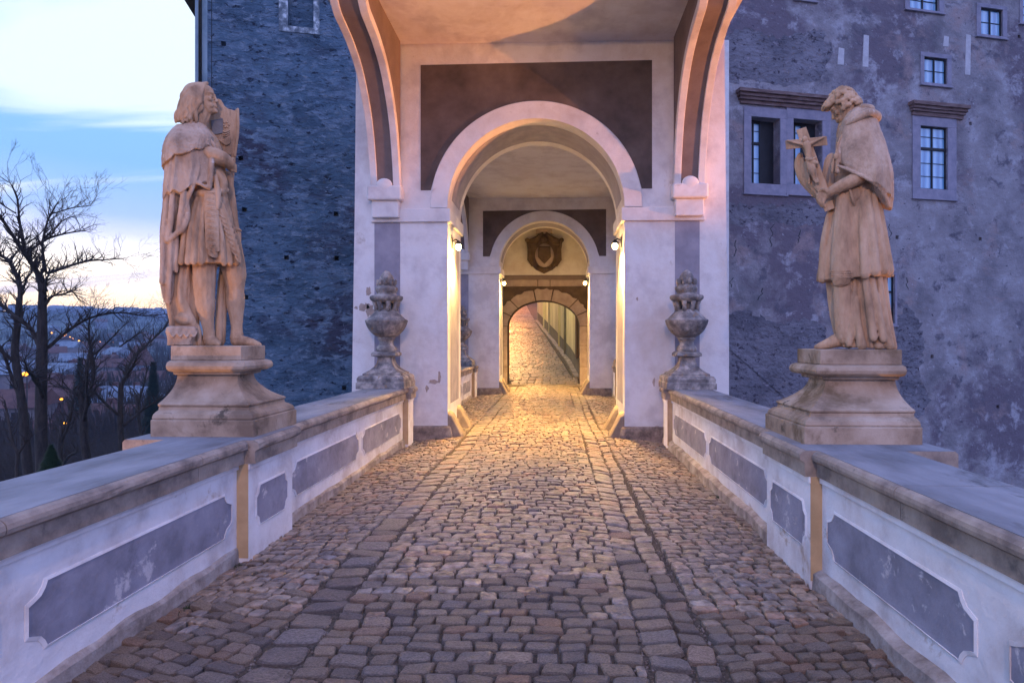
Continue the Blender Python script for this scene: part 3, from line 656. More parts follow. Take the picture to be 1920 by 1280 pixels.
# ------------------------------------------------------------------ urns
def urn(x, y, z, label, s=1.0):
    t = thing('stone_urn', label, 'urn', (x, y, z), 'carved stone urns on the parapet ends')
    def sq(levels):
        mb = MB(); mb.rings([[(x - h * s, y - h * s, z + q * s), (x + h * s, y - h * s, z + q * s), (x + h * s, y + h * s, z + q * s), (x - h * s, y + h * s, z + q * s)] for h, q in levels]); return mb
    K = .00327
    mb = sq([(.385, 0), (.385, .10), (.37, .105), (.375, .16), (.35, .20), (.30, .215), (.305, .235)] + [(.30 - .185 * (1 - (1 - k / 8) ** 2.6) , .235 + .26 * k / 8) for k in range(1, 9)] + [(.15, .50), (.20, .515), (.20, .555), (.17, .58)])
    OBJ('base', mb, 'urn', t, bevel=.006)
    mb = MB(); mb.lathe((x, y, z), [(r * s, q * s) for r, q in cat([(.15, .58), (.165, .62), (.15, .66), (.12, .69), (.11, .74), (.13, .77), (.145, .79), (.13, .81)], 3)], 28); OBJ('stem', mb, 'urn', t, smooth=True)
    prof = cat([(.13, .81), (.20, .85), (.27, .92), (.315, 1.00), (.33, 1.045), (.338, 1.07), (.335, 1.09), (.30, 1.11), (.25, 1.16), (.20, 1.21), (.17, 1.25)], 4)
    def gad(u, q):
        q = q / s
        if .83 < q < 1.03: return -.07 * (abs(math.sin(u * math.pi * 16)) < .35) * math.sin((q - .83) / .2 * math.pi)
        return 0
    mb = MB(); mb.lathe((x, y, z), [(r * s, q * s) for r, q in prof], 96, gad); OBJ('bowl', mb, 'urn', t, smooth=True)
    mb = MB()
    for k in range(8):
        a_ = 2 * math.pi * (k + .5) / 8; mb.tube([(Vector((x + .15 * s * math.cos(a_), y + .15 * s * math.sin(a_), z + 1.235 * s)), .045 * s), (Vector((x + .17 * s * math.cos(a_), y + .17 * s * math.sin(a_), z + 1.30 * s)), .028 * s), (Vector((x + .185 * s * math.cos(a_), y + .185 * s * math.sin(a_), z + 1.39 * s)), .045 * s)], 8)
    mb.lathe((x, y, z), [(.09 * s, 1.22 * s), (.06 * s, 1.3 * s), (.09 * s, 1.42 * s)], 20)
    OBJ('pierced_neck', mb, 'urn', t, smooth=True)
    mb = MB(); mb.lathe((x, y, z), [(r * s, q * s) for r, q in cat([(.17, 1.37), (.23, 1.395), (.262, 1.43), (.265, 1.46), (.25, 1.48), (.17, 1.50), (.145, 1.53)], 3)], 36); OBJ('rim', mb, 'urn', t, smooth=True)
    mb = MB(); mb.lathe((x, y, z), [(r * s, q * s) for r, q in cat([(.145, 1.52), (.165, 1.56), (.175, 1.60), (.15, 1.63), (.12, 1.66)], 3)], 36, lambda u, q: .06 * math.sin(u * 2 * math.pi * 9)); OBJ('lid', mb, 'urn', t, smooth=True)
    mb = MB()
    for k in range(9):
        a_ = 2 * math.pi * k / 9; c, q = math.cos(a_), math.sin(a_)
        mb.tube([(Vector((x + .10 * s * c, y + .10 * s * q, z + 1.64 * s)), .03 * s), (Vector((x + .14 * s * c, y + .14 * s * q, z + 1.69 * s)), .034 * s), (Vector((x + .155 * s * c, y + .155 * s * q, z + 1.74 * s)), .02 * s), (Vector((x + .17 * s * c, y + .17 * s * q, z + 1.72 * s)), .008 * s)], 7)
    OBJ('leaf_crown', mb, 'urn', t, smooth=True)
    mb = MB(); mb.lathe((x, y, z), [(r * s, q * s) for r, q in cat([(.10, 1.66), (.115, 1.72), (.10, 1.79), (.065, 1.85), (.02, 1.89)], 5)], 40, lambda u, q: .09 * math.sin(u * 2 * math.pi * 9 + q * 70) * math.sin(q * 110)); OBJ('finial', mb, 'urn', t, smooth=True)
    return t
urn(-2.74, 10.14, HC, 'pale carved stone urn on the left parapet end, before the near arch')
urn(2.10, 10.14, HC, 'dark stained stone urn on the right parapet end, before the near arch')
urn(-2.76, 18.42, HC, 'small looking stone urn at the left before the far arch', .95)
urn(2.08, 18.42, HC, 'small looking stone urn at the right before the far arch', .95)

# ------------------------------------------------------------------ castle walls (one oblique plane: Y = 22.7 + .256 X)
PH = math.atan(.256); AX = Vector((math.cos(PH), math.sin(PH), 0)); NX = Vector((math.sin(PH), -math.cos(PH), 0)); O0 = Vector((0, 22.7, 0))
def hit(px, py):
    d = ray(px, py); o = Vector((0, 0, EYE)); n = NX; s = (O0 - o).dot(n) / d.dot(n); p = o + d * s
    return ((p - O0).dot(AX), p.z)
def Wp(a, z, off=0): q = O0 + AX * a + NX * off; return (q.x, q.y, z)
def wbox(mb, a0, a1, z0, z1, o0, o1):
    i = len(mb.v)
    mb.v += [Wp(a0, z0, o1), Wp(a1, z0, o1), Wp(a1, z0, o0), Wp(a0, z0, o0), Wp(a0, z1, o1), Wp(a1, z1, o1), Wp(a1, z1, o0), Wp(a0, z1, o0)]
    mb.f += [(i, i + 3, i + 2, i + 1), (i + 4, i + 5, i + 6, i + 7), (i, i + 1, i + 5, i + 4), (i + 1, i + 2, i + 6, i + 5), (i + 2, i + 3, i + 7, i + 6), (i + 3, i, i + 4, i + 7)]
    return mb
def wall_grid(a0, a1, z0, z1, holes):
    """front face with rectangular openings, their reveals and backs; holes (a0,a1,z0,z1,depth)"""
    A = sorted({a0, a1, *[v for h in holes for v in h[:2]]}); Z = sorted({z0, z1, *[v for h in holes for v in h[2:4]]}); mb = MB()
    for i in range(len(A) - 1):
        for j in range(len(Z) - 1):
            ca, cz = (A[i] + A[i + 1]) / 2, (Z[j] + Z[j + 1]) / 2
            if any(h[0] < ca < h[1] and h[2] < cz < h[3] for h in holes): continue
            mb.quad(Wp(A[i], Z[j]), Wp(A[i + 1], Z[j]), Wp(A[i + 1], Z[j + 1]), Wp(A[i], Z[j + 1]))
    for (b0, b1, y0, y1, d) in holes:
        mb.quad(Wp(b0, y0), Wp(b1, y0), Wp(b1, y0, -d), Wp(b0, y0, -d)); mb.quad(Wp(b0, y1), Wp(b0, y1, -d), Wp(b1, y1, -d), Wp(b1, y1))
        mb.quad(Wp(b0, y0), Wp(b0, y0, -d), Wp(b0, y1, -d), Wp(b0, y1)); mb.quad(Wp(b1, y0), Wp(b1, y1), Wp(b1, y1, -d), Wp(b1, y0, -d))
        mb.quad(Wp(b0, y0, -d), Wp(b1, y0, -d), Wp(b1, y1, -d), Wp(b0, y1, -d))
    return mb
def hole_at(px, py, r=.075, d=.35):
    a, z = hit(px, py); return (a - r, a + r, z - r, z + r, d)
# left tower-like wing
tl = thing('castle_wing', 'dark rough rendered castle wing behind the armoured statue, left of the bridge gates', 'castle', Wp(-6, -14))
aL, _ = hit(389, 300); aR = -1.9
lh = [hole_at(*p) for p in ((419, 82), (451, 297), (458, 393), (630, 401), (631, 484), (645, 727), (461, 557), (537, 483))]
b0, _ = hit(540, 20); b1, zb = hit(588, 54); b2, zt_ = hit(560, -170)
niche = (b0, b1, zb, zt_, .22)
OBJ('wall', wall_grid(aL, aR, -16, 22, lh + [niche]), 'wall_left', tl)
mb = MB(); aC, _ = hit(366, 300)
wbox(mb, aC, aL, -16, 22, -.6, .02); OBJ('corner_strip', mb, mat('pale_corner_render', [(.16, .24, .30), (.28, .38, .44), (.34, .44, .50)], 2, .9, .5, 20, bdist=.01, stretch=(1, 1, .4)), tl)
mb = MB(); qx = aC
for (o0, o1) in ((-.6, -9),): 
    mb.quad(Wp(aC, -16, -.6), Wp(aC, 22, -.6), Wp(aC, 22, -9), Wp(aC, -16, -9)); 
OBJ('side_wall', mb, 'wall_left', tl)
mb = MB(); wbox(mb, aC - .34, aC - .02, 12.5, 12.65, -9, .02); OBJ('eaves', mb, 'door', tl)
mb = MB(); wbox(mb, aC - .40, aC + .05, 12.65, 12.75, -9, .02); OBJ('roof', mb, 'metal', tl)
mb = MB(); a_, _ = hit(397, 200); wbox(mb, a_ - .012, a_ + .012, 2, 22, 0, .006); OBJ('render_seam', mb, 'win_dark', tl)
mb = MB(); a_, _ = hit(377, 20); mb.tube([(Vector(Wp(a_, 9.6, .10)), .05), (Vector(Wp(a_, 22, .10)), .05)], 10); OBJ('downpipe', mb, 'metal', tl, smooth=True)
# pale painted border of the blind niche
mb = MB(); e0, _ = hit(523, 20); e1, ez = hit(599, 66)
wbox(mb, e0, b0, zb, zt_, 0, .03); wbox(mb, b1, e1, zb, zt_, 0, .03); wbox(mb, e0, e1, ez, zb, 0, .031)
OBJ('niche_border', mb, mat('niche_white_border', [(.12, .15, .18), (.24, .29, .33), (.60, .66, .70)], 4.5, .9, .5, 30, bdist=.01, sharp=(.42, .62)), tl)
# right palace wall
tr = thing('castle_palace', 'tall peeling castle wall with windows behind the monk statue, right of the gates', 'castle', Wp(8, -14))
def span(x0, x1, y0, y1):
    xm, ym = (x0 + x1) / 2, (y0 + y1) / 2
    a0, _ = hit(x0, ym); a1, _ = hit(x1, ym); _, z1 = hit(xm, y0); _, z0 = hit(xm, y1); return a0, a1, z0, z1
wins = [  # opening px rect, surround px rect, cornice rect or None, (cols, rows list), depth, dark
    ((1408, 1462, 221, 345), (1394, 1474, 203, 364), None, 0, .42), ((1487, 1541, 225, 347), (1474, 1556, 204, 366), None, 0, .42),
    ((1725, 1776, 238, 355), (1710, 1792, 218, 373), (1703, 1809, 197, 221), 1, .12), ((1732, 1775, 109, 157), (1725, 1783, 101, 161), None, 2, .10),
    ((1838, 1879, 17, 67), (1830, 1887, 10, 71), None, 2, .10), ((1705, 1760, -70, 19), (1696, 1769, -80, 22), None, 1, .12),
    ((1655, 1677, 515, 606), (1650, 1681, 512, 610), None, 3, .12), ((1492, 1526, -80, -8), (1488, 1530, -86, 2), None, 1, .12), ((1917, 1960, -30, 44), (1911, 1966, -36, 48), None, 1, .12)]
holes = [hole_at(*p) for p in ((1820, 232), (1838, 448), (1682, 445), (1911, 69), (1748, 668), (1871, 762))]
for w in wins: a0, a1, z0, z1 = span(*w[0]); holes.append((a0, a1, z0, z1, .9))
aR0 = 1.9
OBJ('wall', wall_grid(aR0, 46, -16, 22, holes), 'wall_right', tr)
wl = ['left half of the double window with an open dark casement', 'right half of the double window, behind the crucifix', 'tall window with red brown cornice, right of the monk',
      'small four pane window above the tall one', 'small four pane window at the upper right', 'window cut by the top edge of the picture', 'narrow window behind the monk robe', '', '']
for w, lab in zip(wins, wl):
    (op, su, co, kind, dep) = w; a0, a1, z0, z1 = span(*op); s0, s1, t0, t1 = span(*su)
    mb = MB(); wbox(mb, s0, a0 - .001, z0, z1, 0, .045); wbox(mb, a1 + .001, s1, z0, z1, 0, .045); wbox(mb, s0, s1, z1, t1, 0, .046); wbox(mb, s0, s1, t0, z0, 0, .047)
    p = OBJ('window', mb, 'win_stone', tr, bevel=.01)
    if lab: p['label'] = lab
    mb = MB(); wbox(mb, s0 - .04, s1 + .04, t0 - .06, t0, 0, .10); OBJ('sill', mb, 'win_stone', p, bevel=.01)
    g0, g1 = a0, a1
    if kind == 0: g1 = a0 + (a1 - a0) * .52
    mb = MB(); mb.quad(Wp(g0, z0, -dep), Wp(g1, z0, -dep), Wp(g1, z1, -dep), Wp(g0, z1, -dep))
    if kind == 0: mb = MB(); mb.quad(Wp(g0, z0, -dep), Wp(g1, z0, -dep), Wp(g1, z1 - .12, -dep), Wp(g0, z1 - .12, -dep))
    OBJ('pane', mb, 'glass', p)
    if kind == 0: mb = MB(); mb.quad(Wp(g1, z0, -dep), Wp(a1, z0, -dep), Wp(a1, z1, -dep), Wp(g1, z1, -dep)); mb.quad(Wp(g0, z1 - .12, -dep), Wp(g1, z1 - .12, -dep), Wp(g1, z1, -dep), Wp(g0, z1, -dep)); OBJ('black_opening_sheet', mb, 'frame', p)  # flat black sheet stands in for the unlit depth of the opening
    fo = -dep + .001; fr = MB(); th = .045
    wbox(fr, g0, g0 + th, z0, z1, fo, fo + .05); wbox(fr, g1 - th, g1, z0, z1, fo, fo + .05); wbox(fr, g0 + th, g1 - th, z1 - th, z1, fo, fo + .05); wbox(fr, g0 + th, g1 - th, z0, z0 + th, fo, fo + .05)
    am = (g0 + g1) / 2; wbox(fr, am - .03, am + .03, z0 + th, z1 - th, fo, fo + .045)
    hh = z1 - z0
    if kind in (0, 1, 3): wbox(fr, g0 + th, g1 - th, z0 + hh * .63, z0 + hh * .67, fo, fo + .06); 
    thin = {0: [.2, .42, .84], 1: [.21, .42, .84], 2: [.5], 3: [.3]}[kind]
    for q in thin: wbox(fr, g0 + th, g1 - th, z0 + hh * q - .009, z0 + hh * q + .009, fo, fo + .03)
    OBJ('casement_frame', fr, 'frame', p)
    if co:
        c0, c1, d0, d1 = span(*co); mb = MB()
        for k, (e, q0, q1) in enumerate(((.30, .72, 1.0), (.22, .5, .72), (.16, .3, .5), (.09, .0, .3))): wbox(mb, c0 + (.30 - e) * .7, c1 - (.30 - e) * .7, d0 + (d1 - d0) * q0, d0 + (d1 - d0) * q1, 0, e)
        OBJ('cornice', mb, 'cornice', p, bevel=.008)
c0, c1, d0, d1 = span(1379, 1560, 178, 202); mb = MB()
for k, (e, q0, q1) in enumerate(((.34, .74, 1.0), (.25, .5, .74), (.18, .28, .5), (.09, .0, .28))): wbox(mb, c0 + (.34 - e) * .7, c1 - (.34 - e) * .7, d0 + (d1 - d0) * q0, d0 + (d1 - d0) * q1, 0, e)
OBJ('cornice', mb, 'cornice', tr, bevel=.008)
for i, q in enumerate(((1570, 1583, 90, 122), (1617, 1629, 66, 126), (1768, 1779, 68, 88), (1809, 1820, 65, 141))):
    a0, a1, z0, z1 = span(*q); mb = MB(); poly = [(a0, z0), (a1 - .03, z0 + .01), (a1, z1 - .02), (a0 + .06, z1)]
    mb.prism(poly, lambda a, b: Wp(a, b, .012), lambda a, b: Wp(a, b, -.01)); OBJ('plaster_patch', mb, 'patchw', tr)
rj = random.Random(8)
def patch(pts, m, off, label=None):
    out = []
    for k in range(len(pts)):
        (xa, ya), (xb, yb) = pts[k], pts[(k + 1) % len(pts)]; n_ = max(2, int(math.hypot(xb - xa, yb - ya) / 5))
        for j in range(n_):
            u = j / n_; out.append((xa + (xb - xa) * u + rj.gauss(0, 2.6), ya + (yb - ya) * u + rj.gauss(0, 2.6)))
    pz = [hit(*q) for q in out]; mb = MB(); i = 0
    mb.v = [Wp(a, z, off) for a, z in pz]; mb.f = [tuple(range(len(pz)))]
    nn = len(pz); mb.v += [Wp(a, z, -.02) for a, z in pz]; mb.f += [(k, nn + k, nn + (k + 1) % nn, (k + 1) % nn) for k in range(nn)]
    OBJ('render_patch', mb, m, tr)
patch([(1300, 590), (1362, 588), (1400, 580), (1436, 600), (1470, 606), (1512, 596), (1548, 610), (1550, 690), (1530, 740), (1500, 800), (1440, 850), (1300, 850)], 'wall_exposed', .010)
patch([(1300, 384), (1362, 380), (1440, 386), (1500, 380), (1548, 390), (1546, 420), (1490, 424), (1440, 414), (1380, 424), (1300, 420)], 'wall_exposed', .008)
patch([(1684, 590), (1704, 570), (1722, 600), (1732, 650), (1724, 700), (1742, 750), (1720, 790), (1690, 760), (1680, 690)], 'wall_exposed', .009)
patch([(1352, 70), (1400, 52), (1460, 70), (1540, 56), (1560, 100), (1540, 150), (1470, 162), (1400, 150), (1352, 160)], 'wall_exposed', .007)
# cracks running through the lower render
rk = random.Random(4); mb = MB()
for (x, y, n_) in ((1452, 420, 12), (1380, 450, 8), (1500, 430, 8), (1668, 420, 9), (1375, 520, 6), (1430, 540, 6), (1700, 520, 6)):
    a, z = hit(x, y); pts = []
    for k in range(n_): pts.append((a, z)); a += rk.uniform(-.10, .08); z -= rk.uniform(.04, .14)
    for k in range(n_ - 1):
        w = .012 + .012 * rk.random(); (pa, pz), (qa, qz) = pts[k], pts[k + 1]
        mb.quad(Wp(pa - w, pz, .003), Wp(pa + w, pz, .003), Wp(qa + w, qz, .003), Wp(qa - w, qz, .003))
OBJ('render_crack', mb, 'win_dark', tr)
# gatehouse with the stone portal
tg = thing('gatehouse', 'gatehouse wall with voussoir portal and heraldic tympanum behind the far arch', 'gatehouse', (-.3, 22.4, 0))
yg = 22.35; c0 = at(1019, 600, yg).x; rw = (at(1088, 640, yg).x - at(950, 640, yg).x) / 2 - .02
zsp = 2.13; zap = at(1020, 563, yg).z; ry_ = zap - zsp
mb = MB(); n = 24; ztt = at(1020, 516, yg).z
hx0, hx1 = -2.2, 1.6
for s in (-1, 1):
    A = [(c0 + s * rw * math.cos(math.pi / 2 * k / n), zsp + ry_ * math.sin(math.pi / 2 * k / n)) for k in range(n + 1)]
    xo = hx0 if s < 0 else hx1
    for yy in (yg, yg + 1.0):
        for k in range(n): mb.quad((A[k][0], yy, A[k][1]), (A[k + 1][0], yy, A[k + 1][1]), (A[k + 1][0], yy, 7), (A[k][0], yy, 7))
        mb.quad((c0 + s * rw, yy, -.1), (xo, yy, -.1), (xo, yy, 7), (c0 + s * rw, yy, 7))
    for k in range(n): mb.quad((A[k][0], yg, A[k][1]), (A[k + 1][0], yg, A[k + 1][1]), (A[k + 1][0], yg + 1, A[k + 1][1]), (A[k][0], yg + 1, A[k][1]))
    mb.quad((c0 + s * rw, yg, -.1), (c0 + s * rw, yg, zsp), (c0 + s * rw, yg + 1, zsp), (c0 + s * rw, yg + 1, -.1))
OBJ('portal_wall', mb, 'portal_dark', tg)
mb = MB(); mb.box(hx0, hx1, yg - .12, yg - .001, ztt, 7); OBJ('tympanum', mb, 'plaster', tg)
mb = MB(); mb.box(-6, hx0, 21.95, 22.6, -14, 12); mb.box(hx1, 6, 21.95, 23.2, -14, 12); mb.box(hx0, hx1, 21.95, 24, 7, 12); OBJ('gatehouse_wall', mb, 'plaster', tg)
mb = MB(); mb.box(-2.4, -2.2, 20.2, 21.95, -2, 6); mb.box(1.6, 1.8, 20.2, 21.95, -2, 6); OBJ('side_wall', mb, 'plaster', tg)
# voussoirs, each its own stone
cuts_ = [0, 24, 45, 78, 102, 135, 156, 180]
for i in range(7):
    a0, a1 = R(cuts_[i] + .7), R(cuts_[i + 1] - .7); mb = MB(); rr = []
    for k in range(7):
        a_ = a0 + (a1 - a0) * k / 6; c, q = math.cos(a_), math.sin(a_); e = .40 + .03 * math.sin(k * 2.3 + i)
        rr.append([(c0 + (rw + .002) * c, yg + .3, zsp + (ry_ + .002) * q), (c0 + (rw - .004) * c, yg - .07, zsp + (ry_ - .004) * q), (c0 + (rw + e) * c, yg - .07, zsp + (ry_ + e) * q), (c0 + (rw + e) * c, yg + .01, zsp + (ry_ + e) * q)])
    mb.rings(rr); OBJ('voussoir', mb, 'portal', tg, bevel=.012)
for s in (-1, 1):
    z = -.1
    for h in (.8, .75, .68):
        a_, b_ = sorted((c0 + s * (rw - .004), c0 + s * (rw + .26))); mb = MB(); mb.box(a_, b_, yg - .08, yg + .02, z + .006, z + h - .006); OBJ('jamb_stone', mb, 'portal', tg, bevel=.012); z += h
for (x0, x1) in ((945, 1008), (1009, 1031), (1032, 1095)):
    mb = MB(); mb.box(at(x0, 530, yg).x, at(x1, 530, yg).x, yg - .10, yg, at(1020, 537, yg).z, at(1020, 525, yg).z); OBJ('lintel_stone', mb, 'portal', tg, bevel=.01)
mb = MB(); mb.box(-2.1, 1.5, yg - .09, yg, at(1020, 525, yg).z + .005, ztt - .004); OBJ('frieze', mb, 'console_paint', tg)
mb = MB(); mb.box(-1.7, 1.05, 22.05, 22.5, -.02, .03 + zr(-.4, 22.3)); o = OBJ('threshold', mb, 'coping', tg, bevel=.01)
mb = MB(); mb.box(-1.0, -.5, 22.02, 22.05, 0.0, .06); OBJ('threshold_slab', mb, 'patchw', tg, bevel=.01)
# coat of arms
def arms():
    t = thing('coat_of_arms', 'carved stone coat of arms with draped mantle above the portal', 'coat of arms', (c0, yg - .12, 3.7))
    def q(px, py, dd=0): p = at(px, py, yg - .15); return Vector((p.x, yg - .15 - dd, p.z))
    mb = MB(); k = .019
    pts = [(1020, 513), (1005, 506), (994, 495), (989, 480), (990, 462), (987, 452), (1000, 446), (1020, 436), (1042, 446), (1055, 452), (1051, 466), (1052, 480), (1047, 495), (1036, 506)]
    cen = q(1020, 475)
    rr = [[q(x, y, 0) for x, y in pts], [q(x, y, .10) for x, y in pts], [cen + (q(x, y, 0) - cen) * .86 + Vector((0, -.17, 0)) for x, y in pts]]
    mb.rings(rr); OBJ('backing_cartouche', mb, 'portal_dark', t, smooth=False)
    mb = MB(); mb.ell(q(1021, 480, .16), .33, .13, .42, 28, 14); OBJ('oval_shield', mb, 'portal', t, smooth=True)
    mb = MB()
    for s in (-1, 1):
        for j in range(4):
            mb.tube([(q(1021 + s * 3, 438 + 2 * j, .2), .035), (q(1021 + s * 16, 450 + 3 * j, .26), .05), (q(1021 + s * (28 + j), 452 + 2 * j, .2), .04)], 8)
        for j in range(4):
            mb.tube([(q(1021 + s * 31, 453 + j, .2), .05), (q(1021 + s * (29 - j), 470, .22), .045), (q(1021 + s * (30 - j * 3), 488 + 2 * j, .18), .04), (q(1021 + s * (22 - j * 4), 500 + 2 * j, .14), .035)], 8)
        mb.ell(q(1021 + s * 32, 452, .22), .08, .08, .08, 10, 8)
    mb.ell(q(1021, 452, .28), .13, .1, .12, 12, 8)
    for j in range(7): mb.ell(q(1003 + j * 6, 497 + 9 * math.sin(j / 6 * math.pi), .2), .07, .07, .07, 8, 6)
    o = OBJ('draped_mantle', mb, 'portal_dark', t, smooth=True)
    mb = MB(); mb.rings([[q(x, y, .28) for x, y in ((1010, 464), (1032, 464), (1033, 484), (1021, 497), (1009, 484))], [q(x, y, .33) for x, y in ((1012, 466), (1030, 466), (1031, 483), (1021, 494), (1011, 483))]]); OBJ('inner_shield', mb, 'portal_dark', t)
    mb = MB(); mb.box(cen.x - .28, cen.x + .28, yg - .34, yg - .1, q(1020, 440).z, q(1020, 431).z); OBJ('canopy_block', mb, 'portal', t, bevel=.03)
arms()
# alley behind the portal: long cream wall on the right, houses at the head
tw = thing('alley_wall', 'cream plastered alley wall with grey dado seen through the portal', 'wall', (.9, 23.4, 0))
P = [(1.0, 23.4), (.72, 27.5), (.05, 34), (-1.25, 45)]
def strip(z0, z1, off, m, name):
    mb = MB()
    for (xa, ya), (xb, yb) in zip(P[:-1], P[1:]):
        za, zb = zr(-.42, ya), zr(-.42, yb)
        mb.quad((xa - off, ya, za + z0), (xb - off, yb, zb + z0), (xb - off, yb, zb + z1), (xa - off, ya, za + z1))
    if off: 
        pass
    OBJ(name, mb, m, tw)
strip(-.1, 14, 0, 'cream', 'wall_face'); strip(-.1, .62, .03, 'dado', 'dado')
for y, x in ((29.5, .52), (32.0, .26), (37, -.30), (40, -.66)):
    z = zr(-.42, y); mb = MB(); mb.box(x - .12, x + .1, y, y + .35, z - .1, z + 9); OBJ('buttress_strip', mb, 'dado' if y in (29.5,) else 'cream', tw)
mb = MB(); mb.box(.80, .96, 24.0, 25.6, .95, 2.9); OBJ('board_shutter', mb, 'door', tw, bevel=.01)
mb = MB()
for y in range(24, 45):
    x = 1.0 - .07 * (y - 23.4) if y < 27.5 else .72 - (y - 27.5) * .113; z = zr(-.42, y)
    i = len(mb.v); z2 = zr(-.42, y + .94); x2 = x - .10
    mb.rings([[(x - .20, y, z - .1), (x, y, z - .1), (x, y, z + .07), (x - .20, y, z + .05)], [(x2 - .20, y + .93, z2 - .1), (x2, y + .93, z2 - .1), (x2, y + .93, z2 + .07), (x2 - .20, y + .93, z2 + .05)]])
OBJ('kerb_stones', mb, 'coping', tw)
th_ = thing('alley_house', 'orange lit house front with dark doorway at the head of the alley', 'house', (-4, 60, 5.5))
mb = MB(); mb.box(-14, 3, 60, 62, 4, 18); OBJ('wall', mb, 'cream', th_)
for (x, w, h) in ((-3.1, .7, 2.0), (-4.5, .9, 2.4), (-2.0, .45, 1.0)): mb = MB(); mb.box(x - w, x + w, 59.9, 60.0, zr(0, 59.9) - .1, zr(0, 59.9) + h); OBJ('door', mb, 'door', th_)
mb = MB(); mb.box(-1.3, 6, 45.2, 46, 2, 14); OBJ('side_wing', mb, 'cream', th_)
mb = MB(); mb.box(-9.4, -9.0, 30, 60, 0, 14); o = OBJ('alley_house_wall', mb, 'cream'); tag(o, 'plain cream house wall along the left of the alley, out past the portal', 'wall')
lamp('alley_lamp_glow', 'POINT', (-2.2, 27.0, 5.6), 420, (1, .80, .26), .12)
lamp('alley_lamp_glow', 'POINT', (-3.0, 38.0, 7.0), 520, (1, .76, .22), .12)
lamp('alley_lamp_glow', 'POINT', (-4.0, 52.0, 8.6), 2400, (1, .36, .08), .12)
# ------------------------------------------------------------------ pedestals
def pedestal(xi, xo, yf, yb, s, hs, label):
    """xi road side edge, xo outer edge of the base; s = -1 left / +1 right"""
    t = thing('statue_pedestal', label, 'pedestal', ((xi + xo) / 2, (yf + yb) / 2, HC))
    def lv(o, z, oo=None):
        oo = o * .2 if oo is None else oo
        a, b = sorted((xi + s * o, xo - s * oo)); return [(a, yf + o, z), (b, yf + o, z), (b, yb - o, z), (a, yb - o, z)]
    Z = lambda z: HC + (z - .88) * hs
    def seg(levels, name, m='pedestal', bev=.006):
        mb = MB(); mb.rings([lv(o, Z(z)) for o, z in levels]); return OBJ(name, mb, m, t, bevel=bev)
    seg([(0, .88), (0, 1.01), (.006, 1.016)], 'base_block')
    seg([(.014, 1.016), (.012, 1.03), (.022, 1.055), (.05, 1.075), (.075, 1.085), (.078, 1.112)], 'base_moulding')
    seg([(.085, 1.112), (.072, 1.118), (.068, 1.132), (.085, 1.146)], 'fillet', bev=.003)
    cav = [(.092 + .178 * (1 - (1 - k / 12) ** 1.9), 1.146 + .215 * (k / 12) ** 1.05) for k in range(13)]
    seg(cav, 'concave_shaft', bev=0)
    seg([(.25, 1.358), (.225, 1.365), (.225, 1.385), (.18, 1.392), (.155, 1.41), (.148, 1.435), (.16, 1.465), (.19, 1.48)], 'cap_moulding', bev=.003)
    seg([(.205, 1.48), (.20, 1.485), (.20, 1.597), (.207, 1.602)], 'top_block')
    return t
pedestal(-2.38, -3.21, 4.89, 5.72, -1, 1.0, 'moulded sandstone pedestal with flaring concave sides under the armoured statue')
pedestal(1.83, 2.685, 4.69, 5.55, 1, .965, 'moulded sandstone pedestal with flaring concave sides under the monk statue')

